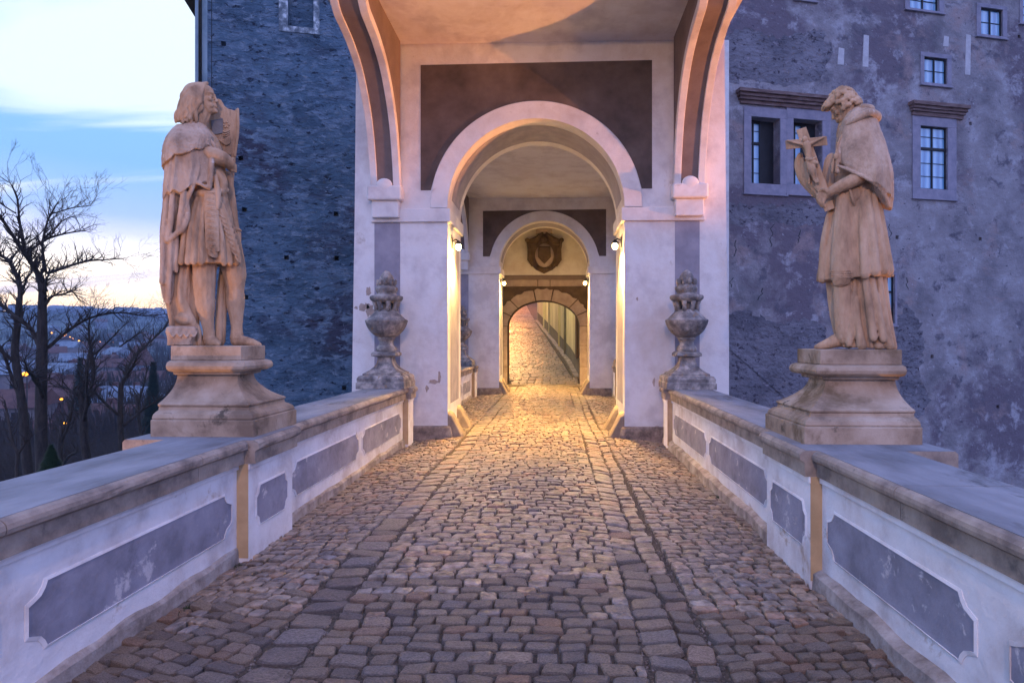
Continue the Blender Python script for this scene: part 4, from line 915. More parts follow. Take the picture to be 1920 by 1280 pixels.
# ------------------------------------------------------------------ statues
def texm(o, voxel, sm=2, disp=.004, tsize=.06):
    r = o.modifiers.new('remesh', 'REMESH'); r.mode = 'VOXEL'; r.voxel_size = voxel; r.use_smooth_shade = True
    if sm: s = o.modifiers.new('smooth', 'SMOOTH'); s.iterations = sm; s.factor = .5
    if disp:
        tx = bpy.data.textures.get('stone_grain_%g' % tsize) or bpy.data.textures.new('stone_grain_%g' % tsize, 'CLOUDS'); tx.noise_scale = tsize; tx.noise_depth = 3
        d = o.modifiers.new('weathering', 'DISPLACE'); d.texture = tx; d.strength = disp; d.mid_level = .5; d.texture_coords = 'LOCAL'
class Fig:
    def __init__(s, Yc, k, pxc):
        # the figure stands turned square to the photographer; pixels give its width and height, d its depth
        s.Y = Yc; c = at(pxc, 400, Yc); s.D0 = math.hypot(c.x, c.y); s.vd = Vector((c.x / s.D0, c.y / s.D0, 0)); s.e = Vector((s.vd.y, -s.vd.x, 0)); s.k = k * .95; s.ang = math.atan2(s.e.y, s.e.x)
        s.BR = Matrix.Rotation(s.ang, 3, 'Z')
    def P(s, px, py, d=0):
        r = ray(px, py); t = (s.D0 + d * s.k) / r.dot(s.vd); return Vector((0, 0, EYE)) + r * t
    def tube(s, mb, pts, n=14, k=5, flat=1):
        pts = cat(pts, k); c = [(s.P(a, b, d), r * s.k) for a, b, d, r in pts]
        # rounded ends
        c0, r0 = c[0]; c1, r1 = c[-1]; t0 = (c[0][0] - c[1][0]).normalized(); t1 = (c[-1][0] - c[-2][0]).normalized()
        head = [(c0 + t0 * r0 * .95, r0 * .25), (c0 + t0 * r0 * .7, r0 * .7)]; tail = [(c1 + t1 * r1 * .7, r1 * .7), (c1 + t1 * r1 * .95, r1 * .25)]
        mb.tube(head + c + tail, n)
    def ell(s, mb, px, py, d, rx, rd, rz, rot=None): mb.ell(s.P(px, py, d), rx * s.k, rd * s.k, rz * s.k, 20, 14, rot or s.BR)
    def rings(s, mb, rows, n=72, k=5, tilt=0, scallop=0, seed=0, sq=1, hem=0):
        """rows: (py, cx, rx, d, rd, amp, folds, tilt)"""
        rows = cat(rows, k); rr = []
        for ri, (py, cx, rx, d, rd, amp, nf, tl) in enumerate(rows):
            ring = []
            for q in range(n):
                th = 2 * math.pi * q / n; hm = hem * max(0, ri / len(rows) - .6) * 2.5 * (math.sin(th * 5 + seed) + .6 * math.sin(th * 11 + 1) + .8 * noise.noise(Vector((math.cos(th) * 3, math.sin(th) * 3, seed)))); c, w = math.cos(th), math.sin(th)
                ph = nf * th * .5 + 1.3 * math.sin(th * 2 + seed) + .9 * noise.noise(Vector((c * 1.5, w * 1.5, py * .006 + seed)))
                f = 1 + amp * (1 - 2 * abs(math.sin(ph)) ** .7) * (.6 + .8 * abs(noise.noise(Vector((c * 2, w * 2, seed + 5)))))
                c_ = math.copysign(abs(c) ** sq, c); w_ = math.copysign(abs(w) ** sq, w)
                x = cx + rx * c_ * f; dd = d + rd * w_ * f
                p = s.P(x, py + tl * c + hm, 0) + s.vd * (dd * s.k) + s.e * (cx_off(s, cx, d)); ring.append(p)
            rr.append(ring)
        mb.rings(rr)
    def poly(s, mb, pts, d0, d1):
        mb.rings([[s.P(x, y, d0) for x, y in pts], [s.P(x, y, d1) for x, y in pts]])
def cx_off(s, cx, d): return 0
def head(fig, mb, cx, cy, cd, face, pitch, yaw, sz, nose=1):
    """face +1 looks right, -1 looks left; pitch down positive"""
    k = fig.k * sz; o = fig.P(cx, cy, cd)
    rot = Matrix.Rotation(yaw, 3, 'Z') @ Matrix.Rotation(pitch, 3, 'Y')
    def T(x, y, z):
        v = rot @ Vector((x, y, z)); return o + fig.BR @ (Vector((v.x * face, v.y, v.z)) * k)
    prof = [(-33, 8, 4, 4), (-31, 16, 1, 8), (-27, 20, -4, 11), (-22, 20.5, -9, 13.5), (-17, 19.5, -14, 15), (-10, 19.5, -20, 16.5), (-3, 18.5, -24, 17.5), (2, 17, -26, 18), (7, 20.5, -27, 18.5), (13, 21, -26, 18.8), (20, 19, -24, 17.5), (26, 14, -18, 14), (31, 6, -9, 8), (33, 0, -2, 2)]
    prof = cat(prof, 3); rr = []
    for z, xf, xb, w in prof:
        ring = []
        for q in range(32):
            th = 2 * math.pi * q / 32; c, s_ = math.cos(th), math.sin(th); cxm = (xf + xb) / 2; rx = (xf - xb) / 2
            ring.append(T(cxm + rx * c, w * s_ * (1 - .22 * max(0, c) ** 1.5), z))
        rr.append(ring)
    mb.rings(rr if face > 0 else rr)
    def tb(pts): mb.tube([(T(x, y, z), r * k) for x, y, z, r in pts], 10)
    def el(x, y, z, a, b, c): mb.ell(T(x, y, z), a * k, b * k, c * k, 12, 8)
    tb([(19, 0, 8, 1.6), (20.5, 0, 3, 2.1), (23.3, 0, -3, 2.7), (25.2, 0, -7, 2.9), (22.5, 0, -9.5, 2.4)])
    for s in (-1, 1):
        el(22, s * 3.1, -8, 2.6, 2.2, 2.2); el(16.2, s * 7.2, 1.6, 3.4, 3.6, 3.0)
        tb([(20.6, s * 2.5, 7.0, 2), (20, s * 7, 8.4, 2.3), (16, s * 13, 7, 2.0)]); el(13.6, s * 11, -5, 5.5, 4.5, 5); el(14, s * 9, -18, 5, 4, 6)
        tb([(18.8, s * 4.2, 3.8, .9), (18.2, s * 7.5, 5.0, 1.0), (14.5, s * 12.2, 3, .9)]); el(-2, s * 18, -1, 4, 2.2, 7)
        tb([(19.5, s * 5.5, -15.5, .8), (21.8, s * 2.5, -14.3, 1.6), (22.3, 0, -14.8, 1.6)]); tb([(19.3, s * 5.5, -16.5, .8), (21.5, s * 2.5, -18.4, 1.8), (21.9, 0, -18.6, 1.8)])
    el(19.5, 0, -27, 4.2, 6, 4.5)
    return T, k

def left_statue():
    t = thing('armoured_statue', 'weathered sandstone statue of a long haired figure in armour and cloak, looking right', 'statue', (-2.95, 5.3, 1.6))
    f = Fig(5.30, .00452, 385)
    # body: torso, neck, legs, arm, hands in one continuous surface
    mb = MB()
    f.tube(mb, [(384, 455, -8, 25), (384, 495, -12, 22), (383, 530, -13, 20.5), (384, 556, -10, 18.5), (385, 575, -8, 18), (388, 598, -7, 13), (391, 618, -6, 10.5), (392, 636, -4, 12)], k=4)
    f.tube(mb, [(392, 640, -3, 11), (399, 641, -14, 11), (406, 643, -26, 8.5), (409, 645, -33, 5.5)], k=4)
    f.tube(mb, [(386, 560, 0, 18.5), (383, 575, 3, 17), (388, 600, 0, 11)], k=4)
    f.tube(mb, [(424, 455, 6, 28), (434, 490, 2, 25), (440, 515, -2, 22), (440, 540, 3, 18), (441, 565, 8, 18.5), (443, 592, 9, 13.5), (444, 614, 10, 11), (444, 634, 9, 13)], k=4)
    f.tube(mb, [(443, 639, 10, 11.5), (456, 639, 4, 10.5), (472, 642, -3, 8.5), (486, 646, -8, 5)], k=4)
    f.rings(mb, [(236, 368, 18, 0, 16, 0, 1, 0), (250, 366, 34, 0, 22, 0, 1, 0), (268, 366, 46, 0, 30, 0, 1, 0), (300, 370, 50, 0, 34, 0, 1, 0), (330, 380, 44, 0, 32, 0, 1, 0), (356, 388, 35, -2, 29, 0, 1, 0), (400, 390, 40, -2, 30, 0, 1, 0), (470, 396, 46, -2, 30, 0, 1, 0)], n=40, k=3)
    f.tube(mb, [(366, 256, 0, 20), (372, 235, -2, 16.5), (380, 210, -3, 14.5), (382, 196, -2, 14)], k=3)
    for j in range(4): f.tube(mb, [(364 + j * 5, 246 - j * 2, -17 + j * 2, 1.6), (372 + j * 6, 226, -17 + j * 2, 1.6), (380 + j * 5, 212, -13 + j, 1.2)], 6, 3)
    f.tube(mb, [(366, 278, -24, 16), (388, 288, -34, 15), (408, 294, -36, 15.5), (424, 302, -26, 13), (432, 311, -14, 9.5)], k=4)
    f.ell(mb, 434, 314, -10, 8, 9, 9)
    for j, (dx, dy) in enumerate(((0, 0), (2, 4), (2, 8), (0, 12))): f.tube(mb, [(434 + dx, 308 + dy, -16, 2.9), (440 + dx * .5, 309 + dy, -10, 2.7), (442, 310 + dy, -2, 2.4)], 8, 3)
    f.tube(mb, [(430, 306, -16, 3), (432, 300, -12, 2.8), (437, 297, -6, 2.4)], 8, 3)
    f.ell(mb, 412, 344, -14, 14.5, 20, 25); f.tube(mb, [(404, 322, -30, 6), (418, 340, -32, 8), (416, 362, -28, 6)], 10, 4)
    f.tube(mb, [(425, 330, 12, 11), (432, 380, 14, 11), (440, 428, 8, 9), (444, 438, 2, 8)], k=4)
    for j in range(4): f.tube(mb, [(445 + j * .6, 436 + j * 4, -6, 2.7), (450, 438 + j * 4, -3, 2.6), (450, 440 + j * 4, 4, 2.3)], 8, 3)
    f.tube(mb, [(442, 432, -7, 2.8), (448, 430, -8, 2.4), (452, 433, -7, 2)], 8, 3)
    T, k = head(f, mb, 382.5, 186, -3, 1, R(-8), R(-20), .97)
    body = OBJ('body', mb, 'statue', t); texm(body, .0055, 1, .005, .03)
    # hair
    mb = MB(); f.ell(mb, 367, 184, 0, 25, 20, 30)
    rh = random.Random(3)
    for i in range(34):
        u = i / 33; d = -24 + 48 * u; back = 1 - abs(d) / 40
        x1 = 353 - 10 * back + rh.uniform(-2, 2); x2 = 347 - 11 * back + rh.uniform(-3, 3) + (abs(d) > 14) * 8
        ph = rh.uniform(0, 6); pts = [(372 + rh.uniform(-4, 6), 157 + abs(d) * .18, d * .45, 4)]
        for j, (x, y) in enumerate(((358, 163 + abs(d) * .1), (x1, 178), (x1 - 3, 194), (x2, 210), (x2 - 3 + rh.uniform(-3, 8), 224 + rh.uniform(-6, 3)))):
            pts.append((x + 2.6 * math.sin(ph + j * 2.1), y, d * (.75 + .08 * j) + 1.6 * math.sin(ph * 2 + j * 2), 4.6 - .25 * j))
        f.tube(mb, pts, 8, 4)
    for i in range(17):
        u = i / 16; ph = i * 2.4; x0 = 390 - 24 * u; o_ = 4.5 * (i % 2)
        pts = [(x0 - 2, 156 + 3 * u, -6 - 5 * u, 3.4), (x0 - 7, 165, -13 - 4 * u - o_ * .4, 3.8), (x0 - 12 - 2 * u, 178, -20 - o_, 4.2), (x0 - 15 - 6 * u + 3 * math.sin(ph), 191, -21 - o_, 4.6), (x0 - 17 - 11 * u + 4.5 * math.sin(ph + 2), 203, -21 - o_, 4.4), (x0 - 21 - 10 * u + 4.5 * math.sin(ph + 4), 214, -20 - o_, 4), (x0 - 23 - 11 * u + 4 * math.sin(ph + 5), 226 + 4 * math.sin(ph), -18 - o_, 2.6)]
        f.tube(mb, pts, 8, 5)
    hair = OBJ('hair', mb, 'statue', t); texm(hair, .0044, 0, .002, .03)
    # tunic
    mb = MB(); f.rings(mb, [(350, 388, 34, -2, 30, .01, 12, 0), (372, 388, 40, -2, 34, .03, 12, 0), (410, 389, 48, -2, 38, .06, 13, 0), (450, 391, 56, -2, 42, .08, 14, 0), (480, 393, 61, -2, 44, .09, 14, 0), (497, 394, 62, -2, 45, .09, 14, 0)], n=180, k=4, seed=2)
    for x, dd in ((340, -28), (352, -38), (364, -42), (377, -44)): f.tube(mb, [(x + 22 - (x - 340) * .35, 365, dd * .75, 3), (x + 8 - (x - 340) * .15, 420, dd * .92, 4.6), (x, 492, dd, 6.0)], 10, 5)
    for x, dd in ((420, -34), (432, -26), (444, -16)): f.tube(mb, [(405 + (x - 420) * .4, 380, -32, 3), (x - 4, 440, dd - 8, 4.4), (x, 494, dd - 8, 5.5)], 10, 5)
    f.tube(mb, [(352, 366, -16, 6), (378, 362, -34, 7), (405, 360, -36, 7), (424, 356, -22, 6)], 10, 5)
    f.tube(mb, [(404, 330, -34, 5), (407, 352, -38, 6), (409, 372, -40, 6), (408, 392, -42, 4)], 10, 5)
    tu = OBJ('tunic', mb, 'statue', t); texm(tu, .0065, 1, .003, .05)
    # tassets: overlapping plates of armour
    def tasset(a, b, wa, wb, n, d0, d1, sag):
        mb = MB()
        for j in range(n):
            u = j / (n - 1); x = a[0] + (b[0] - a[0]) * u; y = a[1] + (b[1] - a[1]) * u; w = (wa + (wb - wa) * u) * (1 if j < n - 1 else .7); d = d0 + (d1 - d0) * u
            h = (b[1] - a[1]) / n * .80
            poly = []
            for q in range(9): v = -1 + 2 * q / 8; poly.append((x + v * w, y - h + sag * v * 1.0))
            for q in range(9): v = 1 - 2 * q / 8; poly.append((x + v * w, y + h * .72 + sag * v + 2.6 * (1 - v * v)))
            cm = lambda X: (1 - ((X - x) / w) ** 2)
            mb.rings([[f.P(X, Y, d - 6 + 2 * (q > 8)) for q, (X, Y) in enumerate(poly)] for _ in (0,)] + [[f.P(X, Y, d - 8 - 4 * cm(X) - (1.8 if q > 8 else 0)) for q, (X, Y) in enumerate(poly)]])
        OBJ('tasset', mb, 'statue', t, bevel=.004, seg=2)
    tasset((396, 372), (399, 474), 14, 13, 10, -33, -40, 3.0); tasset((418, 400), (446, 482), 10, 9, 9, -30, -30, 5.5)
    # cloak
    mb = MB()
    f.rings(mb, [(238, 352, 22, 4, 24, 0, 9, 2), (256, 352, 37, 0, 38, .03, 9, 2), (285, 355, 44, -5, 46, .05, 10, 0), (320, 354, 44, -8, 47, .07, 10, -4), (350, 351, 44, -8, 48, .08, 10, -10), (362, 350, 43, -8, 49, .09, 10, -14)], n=160, k=4, seed=4, sq=.72, hem=5)
    f.rings(mb, [(300, 342, 28, 6, 36, .03, 11, 0), (350, 332, 24, 4, 36, .07, 11, 0), (395, 329, 25, 2, 34, .10, 11, 0), (430, 321, 21, 2, 32, .11, 11, -4), (470, 315, 15, 6, 30, .12, 11, 0), (520, 315, 15, 8, 28, .12, 11, 0), (552, 315, 13, 8, 26, .1, 11, 6), (568, 314, 7, 8, 20, .05, 11, 6)], n=150, k=4, seed=8, hem=5)
    for pts in ([(395, 275, -34, 4), (397, 300, -46, 5), (395, 330, -48, 5), (392, 352, -47, 5)], [(392, 353, -47, 4), (378, 347, -50, 3.5), (366, 342, -50, 4), (358, 358, -48, 4.5), (350, 378, -40, 5), (352, 404, -38, 5.5), (343, 428, -36, 6), (331, 438, -34, 5), (318, 450, -30, 4)],
                [(374, 310, -50, 2.4), (370, 330, -52, 3), (364, 344, -52, 3)], [(352, 300, -52, 3), (345, 350, -50, 4.5), (340, 400, -38, 6), (333, 436, -34, 4)], [(332, 300, -40, 4), (324, 360, -38, 5), (320, 420, -32, 5.5), (313, 452, -28, 4)],
                [(318, 300, -26, 4), (312, 380, -26, 5), (306, 460, -22, 5), (304, 530, -18, 5)], [(331, 440, -26, 4), (331, 480, -24, 5), (330, 508, -20, 4)], [(322, 446, -28, 4), (319, 500, -24, 5), (316, 555, -14, 4)]):
        f.tube(mb, pts, 10, 5)
    cl = OBJ('cloak', mb, 'statue_pale', t); texm(cl, .0065, 1, .005, .04)
    # fur cape with scalloped edge
    mb = MB(); rr = []; rows = cat([(232, 362, 16, 0, 18, 0), (240, 360, 28, 0, 26, 0), (252, 356, 39, -2, 35, 0), (268, 354, 47, -6, 46, -4), (284, 352, 48, -8, 50, -9), (296, 351, 47, -8, 52, -17)], 4)
    for (py, cx, rx, d, rd, tl) in rows:
        ring = []; e = max(0, (py - 262) / 34)
        for q in range(144):
            th = 2 * math.pi * q / 144; c, w = math.cos(th), math.sin(th); sc = 6 * abs(math.sin(th * 5 + .4)) * e
            g = 1 + .018 * noise.noise(Vector((c * 14, w * 14, py * .22)))
            cq, wq = math.copysign(abs(c) ** .78, c), math.copysign(abs(w) ** .78, w); ring.append(f.P(cx + rx * cq * g, py + tl * c + sc, 0) + f.vd * ((d + rd * wq * g) * f.k))
        rr.append(ring)
    mb.rings(rr)
    cp = OBJ('fur_cape', mb, 'statue_pale', t, smooth=True); texm(cp, .006, 0, .014, .018)
    mb = MB(); f.tube(mb, [(346, 236, -16, 4), (362, 244, -24, 4.2), (382, 254, -30, 4), (398, 268, -34, 3.6), (404, 282, -34, 3)], 10, 5); OBJ('cape_collar', mb, 'statue_pale', t, smooth=True)
    # tablet with eagle relief and its shaft
    mb = MB(); pts = [(400, 190), (409, 185), (415, 188), (421, 199), (427, 204), (434, 206), (440, 208), (444, 203), (448, 206), (447, 245), (443, 270), (440, 292), (426, 290), (405, 276), (388, 262), (388, 215)]
    f.poly(mb, pts, 14, 20); tb = OBJ('tablet', mb, 'statue', t, bevel=.006)
    mb = MB(); f.tube(mb, [(446, 205, 13, 2.6), (446, 245, 13, 2.8), (440, 292, 13, 3)], 8, 4); OBJ('tablet_edge', mb, 'statue', tb, smooth=True)
    mb = MB()
    for j in range(5): f.tube(mb, [(404 + j * 3, 257 - j, 13, 1.6), (412 + j * 2, 264 + 1.5 * j, 11, 1.8), (424 + j, 262 + 2 * j, 11, 1.5), (431, 257 + 2.4 * j, 13, 1.2)], 7, 4)
    for j in range(6): a = j; f.ell(mb, 424 + 5 * math.cos(a), 234 + 5 * math.sin(a), 13, 2, 2, 2)
    for j in range(4): f.tube(mb, [(415, 244 + j * 5, 13, 1.3), (422, 248 + j * 4, 11, 1.5), (430, 244 + j * 4, 13, 1.2)], 7, 3)
    OBJ('eagle_relief', mb, 'statue', tb, smooth=True)
    mb = MB(); f.poly(mb, [(395, 226), (418, 222), (418, 250), (398, 253)], 11, 14.5); OBJ('repaired_patch', mb, mat('grey_mortar_repair', [(.14, .14, .15), (.2, .2, .21)], 6, .9, .3, 60), tb, bevel=.003)
    mb = MB(); f.tube(mb, [(438, 285, 17, 4.5), (434, 340, 17, 4.5), (428, 400, 16, 5), (420, 480, 14, 6), (413, 560, 12, 7), (410, 640, 10, 8)], 10, 5); f.tube(mb, [(430, 330, 20, 5), (414, 640, 16, 9)], 8, 8)
    sh = OBJ('shaft', mb, 'statue', t, smooth=True)
    # drapery and stump that carry the figure
    mb = MB(); f.rings(mb, [(450, 335, 30, 14, 24, .06, 9, 0), (520, 338, 34, 14, 24, .1, 9, 0), (570, 342, 32, 12, 22, .1, 9, 0), (610, 346, 28, 10, 20, .1, 9, 0), (648, 350, 30, 8, 22, .1, 9, 0)], n=110, k=4, seed=6)
    for pts in ([(340, 500, -10, 5), (338, 560, -12, 6), (350, 590, -10, 6), (370, 615, -8, 6), (374, 646, -6, 5)], [(352, 500, -8, 5), (346, 560, -8, 6), (360, 600, -12, 7), (366, 616, -8, 6)], [(366, 510, 4, 7), (364, 600, 4, 8), (378, 645, 0, 7)], [(320, 560, -4, 4), (322, 600, -6, 5), (322, 625, -6, 5)]): f.tube(mb, pts, 10, 5)
    f.ell(mb, 346, 598, -8, 16, 14, 13)
    sp = OBJ('support_drapery', mb, 'statue', t); texm(sp, .0075, 1, .004, .05)
    mb = MB(); rr = []
    for (y, x0, x1, e) in ((611, 317, 366, .8), (614, 312, 370, 1), (622, 310, 371, 1.03), (630, 313, 367, 1), (640, 314, 361, .95), (647, 313, 360, .95)):
        rr.append([f.P(x, y, d) for x, d in ((x0, -18 * e), (x0 + 4, -24 * e), (x1 - 5, -26 * e), (x1, -20 * e), (x1, 6), (x0, 6))])
    mb.rings(rr[::-1])
    for j in range(4): f.tube(mb, [(318 + j * 13, 622, -26, 1.4), (324 + j * 13, 632, -28, 1.6), (331 + j * 13, 622, -26, 1.4)], 7, 4)
    cr = OBJ('carved_cushion', mb, 'statue_pale', t, bevel=.01); texm(cr, .006, 1, .005, .03)
    return t
left_statue()

def right_statue():
    t = thing('monk_statue', 'weathered sandstone statue of a bowed monk in a short cape, holding a crucifix', 'statue', (2.35, 5.11, 1.57))
    f = Fig(5.11, .00433, 1605)
    mb = MB()
    f.rings(mb, [(225, 1600, 22, 0, 20, 0, 1, 0), (250, 1606, 38, 0, 30, 0, 1, 0), (300, 1612, 42, 0, 34, 0, 1, 0), (360, 1608, 38, 0, 30, 0, 1, 0), (430, 1606, 38, 0, 28, 0, 1, 0), (520, 1606, 38, 0, 28, 0, 1, 0), (600, 1610, 36, 0, 26, 0, 1, 0), (640, 1612, 34, 0, 26, 0, 1, 0)], n=36, k=3)
    f.tube(mb, [(1604, 246, 0, 20), (1596, 228, -2, 16), (1588, 212, -3, 15)], k=3)
    # near arm and hand
    f.tube(mb, [(1630, 290, -20, 14), (1618, 326, -34, 14), (1596, 340, -46, 13), (1570, 352, -48, 10.5), (1554, 362, -46, 8.5)], k=4)
    f.ell(mb, 1546, 367, -45, 10, 8, 8.5)
    for j, (x0, y0, x1, y1, x2, y2) in enumerate(((1540, 361, 1533, 366, 1535, 376), (1539, 366, 1533, 373, 1536, 382), (1541, 371, 1537, 379, 1541, 387), (1545, 374, 1543, 382, 1546, 389))):
        f.tube(mb, [(x0, y0, -50, 3.3), (x1, y1, -50, 3.1), (x2, y2, -46, 2.6)], 8, 4)
    f.tube(mb, [(1550, 360, -52, 3.4), (1544, 355, -54, 3.1), (1537, 357, -52, 2.7)], 8, 4)
    # far arm and hand
    f.tube(mb, [(1590, 290, 26, 17), (1566, 330, 16, 15), (1542, 345, -4, 10), (1530, 335, -18, 8)], k=4)
    for j in range(4): f.tube(mb, [(1526, 322 + 5 * j, -22, 3), (1519, 325 + 5 * j, -26, 2.8), (1517, 329 + 5 * j, -32, 2.4)], 8, 3)
    f.tube(mb, [(1532, 326, -24, 3), (1534, 318, -28, 2.8), (1531, 312, -32, 2.4)], 8, 3)
    # shoes
    f.tube(mb, [(1594, 640, -6, 14), (1574, 637, -14, 14), (1556, 643, -20, 11), (1540, 648, -24, 7.5), (1531, 650, -26, 5)], k=4)
    f.tube(mb, [(1648, 640, -6, 13), (1648, 645, -22, 11.5), (1646, 648, -34, 8)], k=4)
    T, k = head(f, mb, 1582, 203, -3, -1, R(26), R(4), .98)
    b = OBJ('body', mb, 'statue', t); texm(b, .0055, 1, .005, .03)
    # curls under a flat pointed cap
    mb = MB(); rh = random.Random(9)
    for i in range(150):
        a = rh.uniform(0, 2 * math.pi); z = rh.uniform(-12, 34); r_ = 1
        zz = max(-1, min(1, (z - 2) / 36)); q = math.sqrt(1 - zz * zz)
        x = -5 + 25 * q * math.cos(a); y = 21 * q * math.sin(a)
        if x > 12 and z < 22: continue
        if x > 3 and z < 6: continue
        c = T(x, y, z + 2); mb.ell(c, rh.uniform(4, 6.5) * k, rh.uniform(4, 6) * k, rh.uniform(3.5, 5.5) * k, 10, 8)
        p0 = T(x - 3, y, z + 6); p1 = T(x + 2, y * 1.1, z + 5); p2 = T(x + 4, y * 1.08, z); mb.tube([(p0, 2.2 * k), (p1, 2.6 * k), (p2, 2.0 * k)], 7)
    hr = OBJ('hair', mb, 'statue', t); texm(hr, .006, 1, .003, .03)
    mb = MB(); rr = []
    for (z, x0, x1, w) in ((13, -2, 25, 18), (17, -8, 35, 19.5), (22, -10, 37, 19.5), (29, -12, 30, 18), (35, -14, 16, 13)):
        rr.append([T(x, y, z) for x, y in ((x1, 0), (x1 - 7, w * .7), (x0 + 8, w), (x0, w * .5), (x0, -w * .5), (x0 + 8, -w), (x1 - 7, -w * .7))])
    mb.rings(rr); cp = OBJ('cap', mb, 'statue', t); texm(cp, .006, 3, .002, .05)
    # cassock
    mb = MB()
    f.rings(mb, [(380, 1606, 42, 0, 30, .03, 15, 0), (460, 1604, 50, 0, 34, .06, 15, 0), (530, 1605, 53, 0, 36, .08, 15, 0), (590, 1612, 52, 0, 37, .1, 15, 2), (630, 1618, 54, 0, 38, .1, 15, 3), (652, 1622, 56, 0, 39, .1, 15, 2)], n=200, k=4, seed=3)
    for pts in ([(1580, 520, -30, 15), (1581, 560, -32, 17), (1582, 600, -30, 17), (1584, 632, -26, 14)], [(1603, 520, -34, 4), (1600, 580, -38, 6), (1596, 625, -38, 7), (1592, 645, -36, 6)], [(1606, 560, -36, 5), (1609, 610, -40, 7), (1616, 648, -42, 9)],
                [(1622, 520, -38, 6), (1630, 580, -42, 7), (1638, 634, -44, 7)], [(1634, 520, -32, 6), (1646, 585, -36, 7), (1656, 636, -38, 7)], [(1648, 515, -22, 6), (1658, 590, -26, 7), (1668, 648, -28, 8)], [(1656, 515, -6, 6), (1664, 590, -8, 7), (1675, 652, -10, 7)],
                [(1552, 520, -6, 5), (1560, 580, -8, 6), (1569, 625, -10, 6)], [(1566, 520, -20, 4), (1568, 570, -24, 5), (1572, 612, -26, 5)]): f.tube(mb, pts, 10, 6)
    c = OBJ('cassock', mb, 'statue', t); texm(c, .0068, 1, .003, .05)
    # surplice with lace hem
    mb = MB()
    f.rings(mb, [(330, 1606, 40, 0, 30, .02, 11, 0), (380, 1605, 47, -2, 34, .05, 11, 0), (430, 1603, 53, -2, 38, .09, 11, 0), (480, 1603, 62, -3, 42, .12, 11, -1), (515, 1604, 68, -3, 45, .13, 11, -4), (524, 1604, 69, -3, 45, .13, 11, -5)], n=220, k=4, seed=7)
    for pts in ([(1582, 370, -28, 14), (1580, 430, -34, 17), (1578, 480, -38, 19), (1578, 522, -40, 19)], [(1556, 395, -16, 5), (1546, 455, -20, 8), (1543, 523, -22, 9)],
                [(1614, 360, -30, 5), (1618, 430, -40, 8), (1622, 515, -48, 9)], [(1626, 360, -30, 6), (1634, 430, -38, 8), (1641, 510, -44, 9)], [(1638, 365, -24, 6), (1646, 430, -28, 8), (1658, 508, -32, 9)], [(1647, 380, -12, 6), (1656, 440, -16, 8), (1668, 508, -18, 8)]): f.tube(mb, pts, 12, 6)
    s_ = OBJ('surplice', mb, 'statue', t); texm(s_, .0068, 1, .003, .05)
    mb = MB()
    for j in range(13):
        x = 1558 + j * 3.3
        for q in range(4): f.ell(mb, x + 1.6 * (q % 2), 508 + q * 4.2, -57 + .045 * (x - 1578) ** 2 * .5, 1.5, 2.4, 1.5)
    OBJ('lace_hem', mb, 'statue', s_, smooth=True)
    # cape and hood
    mb = MB()
    f.rings(mb, [(200, 1618, 15, 6, 18, 0, 9, 0), (214, 1616, 28, 2, 28, .01, 9, 2), (236, 1613, 36, -1, 37, .02, 9, 3), (262, 1614, 45, -2, 44, .03, 9, 3), (290, 1617, 50, -4, 49, .035, 9, 4), (318, 1620, 54, -6, 52, .04, 9, 8), (334, 1622, 53, -6, 53, .045, 9, 20), (348, 1628, 47, -6, 52, .045, 9, 30)], n=150, k=5, seed=1, sq=.85)
    f.rings(mb, [(325, 1648, 28, 0, 44, .03, 7, 0), (360, 1650, 26, 0, 42, .03, 7, 10), (378, 1655, 19, 0, 30, .03, 7, 10), (388, 1659, 12, 0, 24, .02, 7, 6)], n=60, k=4, seed=5)
    for pts in ([(1572, 311, -47, 3), (1596, 321, -54, 3.2), (1622, 333, -55, 3.4), (1644, 347, -50, 3.6), (1658, 366, -38, 4), (1665, 386, -24, 4)], [(1583, 246, -28, 3.5), (1573, 272, -36, 4), (1568, 300, -40, 4), (1572, 322, -44, 4)],
                [(1600, 262, -42, 2.5), (1604, 285, -49, 3), (1604, 300, -51, 2.5)],
                [(1606, 339, -48, 5), (1590, 345, -52, 5), (1574, 350, -52, 4)]): f.tube(mb, pts, 10, 5)
    ca = OBJ('cape', mb, 'statue_pale', t); texm(ca, .006, 1, .008, .03)
    mb = MB()
    f.tube(mb, [(1583, 243, -22, 4), (1592, 232, -33, 5.5), (1608, 221, -38, 7), (1628, 213, -32, 8.5), (1641, 216, -14, 9), (1643, 222, 8, 9), (1632, 218, 26, 8), (1606, 226, 30, 6), (1588, 240, 20, 4)], 12, 6)
    f.tube(mb, [(1618, 202, -14, 8), (1630, 206, -4, 10), (1628, 208, 12, 9)], 12, 5)
    ho = OBJ('hood', mb, 'statue_pale', t); texm(ho, .006, 2, .004, .03)
    mb = MB(); f.tube(mb, [(1582, 248, -32, 1.8), (1572, 268, -40, 1.8), (1567, 288, -44, 1.8)], 7, 4); f.ell(mb, 1567, 294, -45, 5, 5, 7)
    for q in (-1, 1): f.tube(mb, [(1566 + 3 * q, 298, -45, 2), (1565 + 4 * q, 310, -45, 3), (1564 + 4 * q, 322, -44, 2.6)], 8, 3)
    OBJ('tassel', mb, 'statue', t, smooth=True)
    # sleeve hanging from the far arm
    mb = MB()
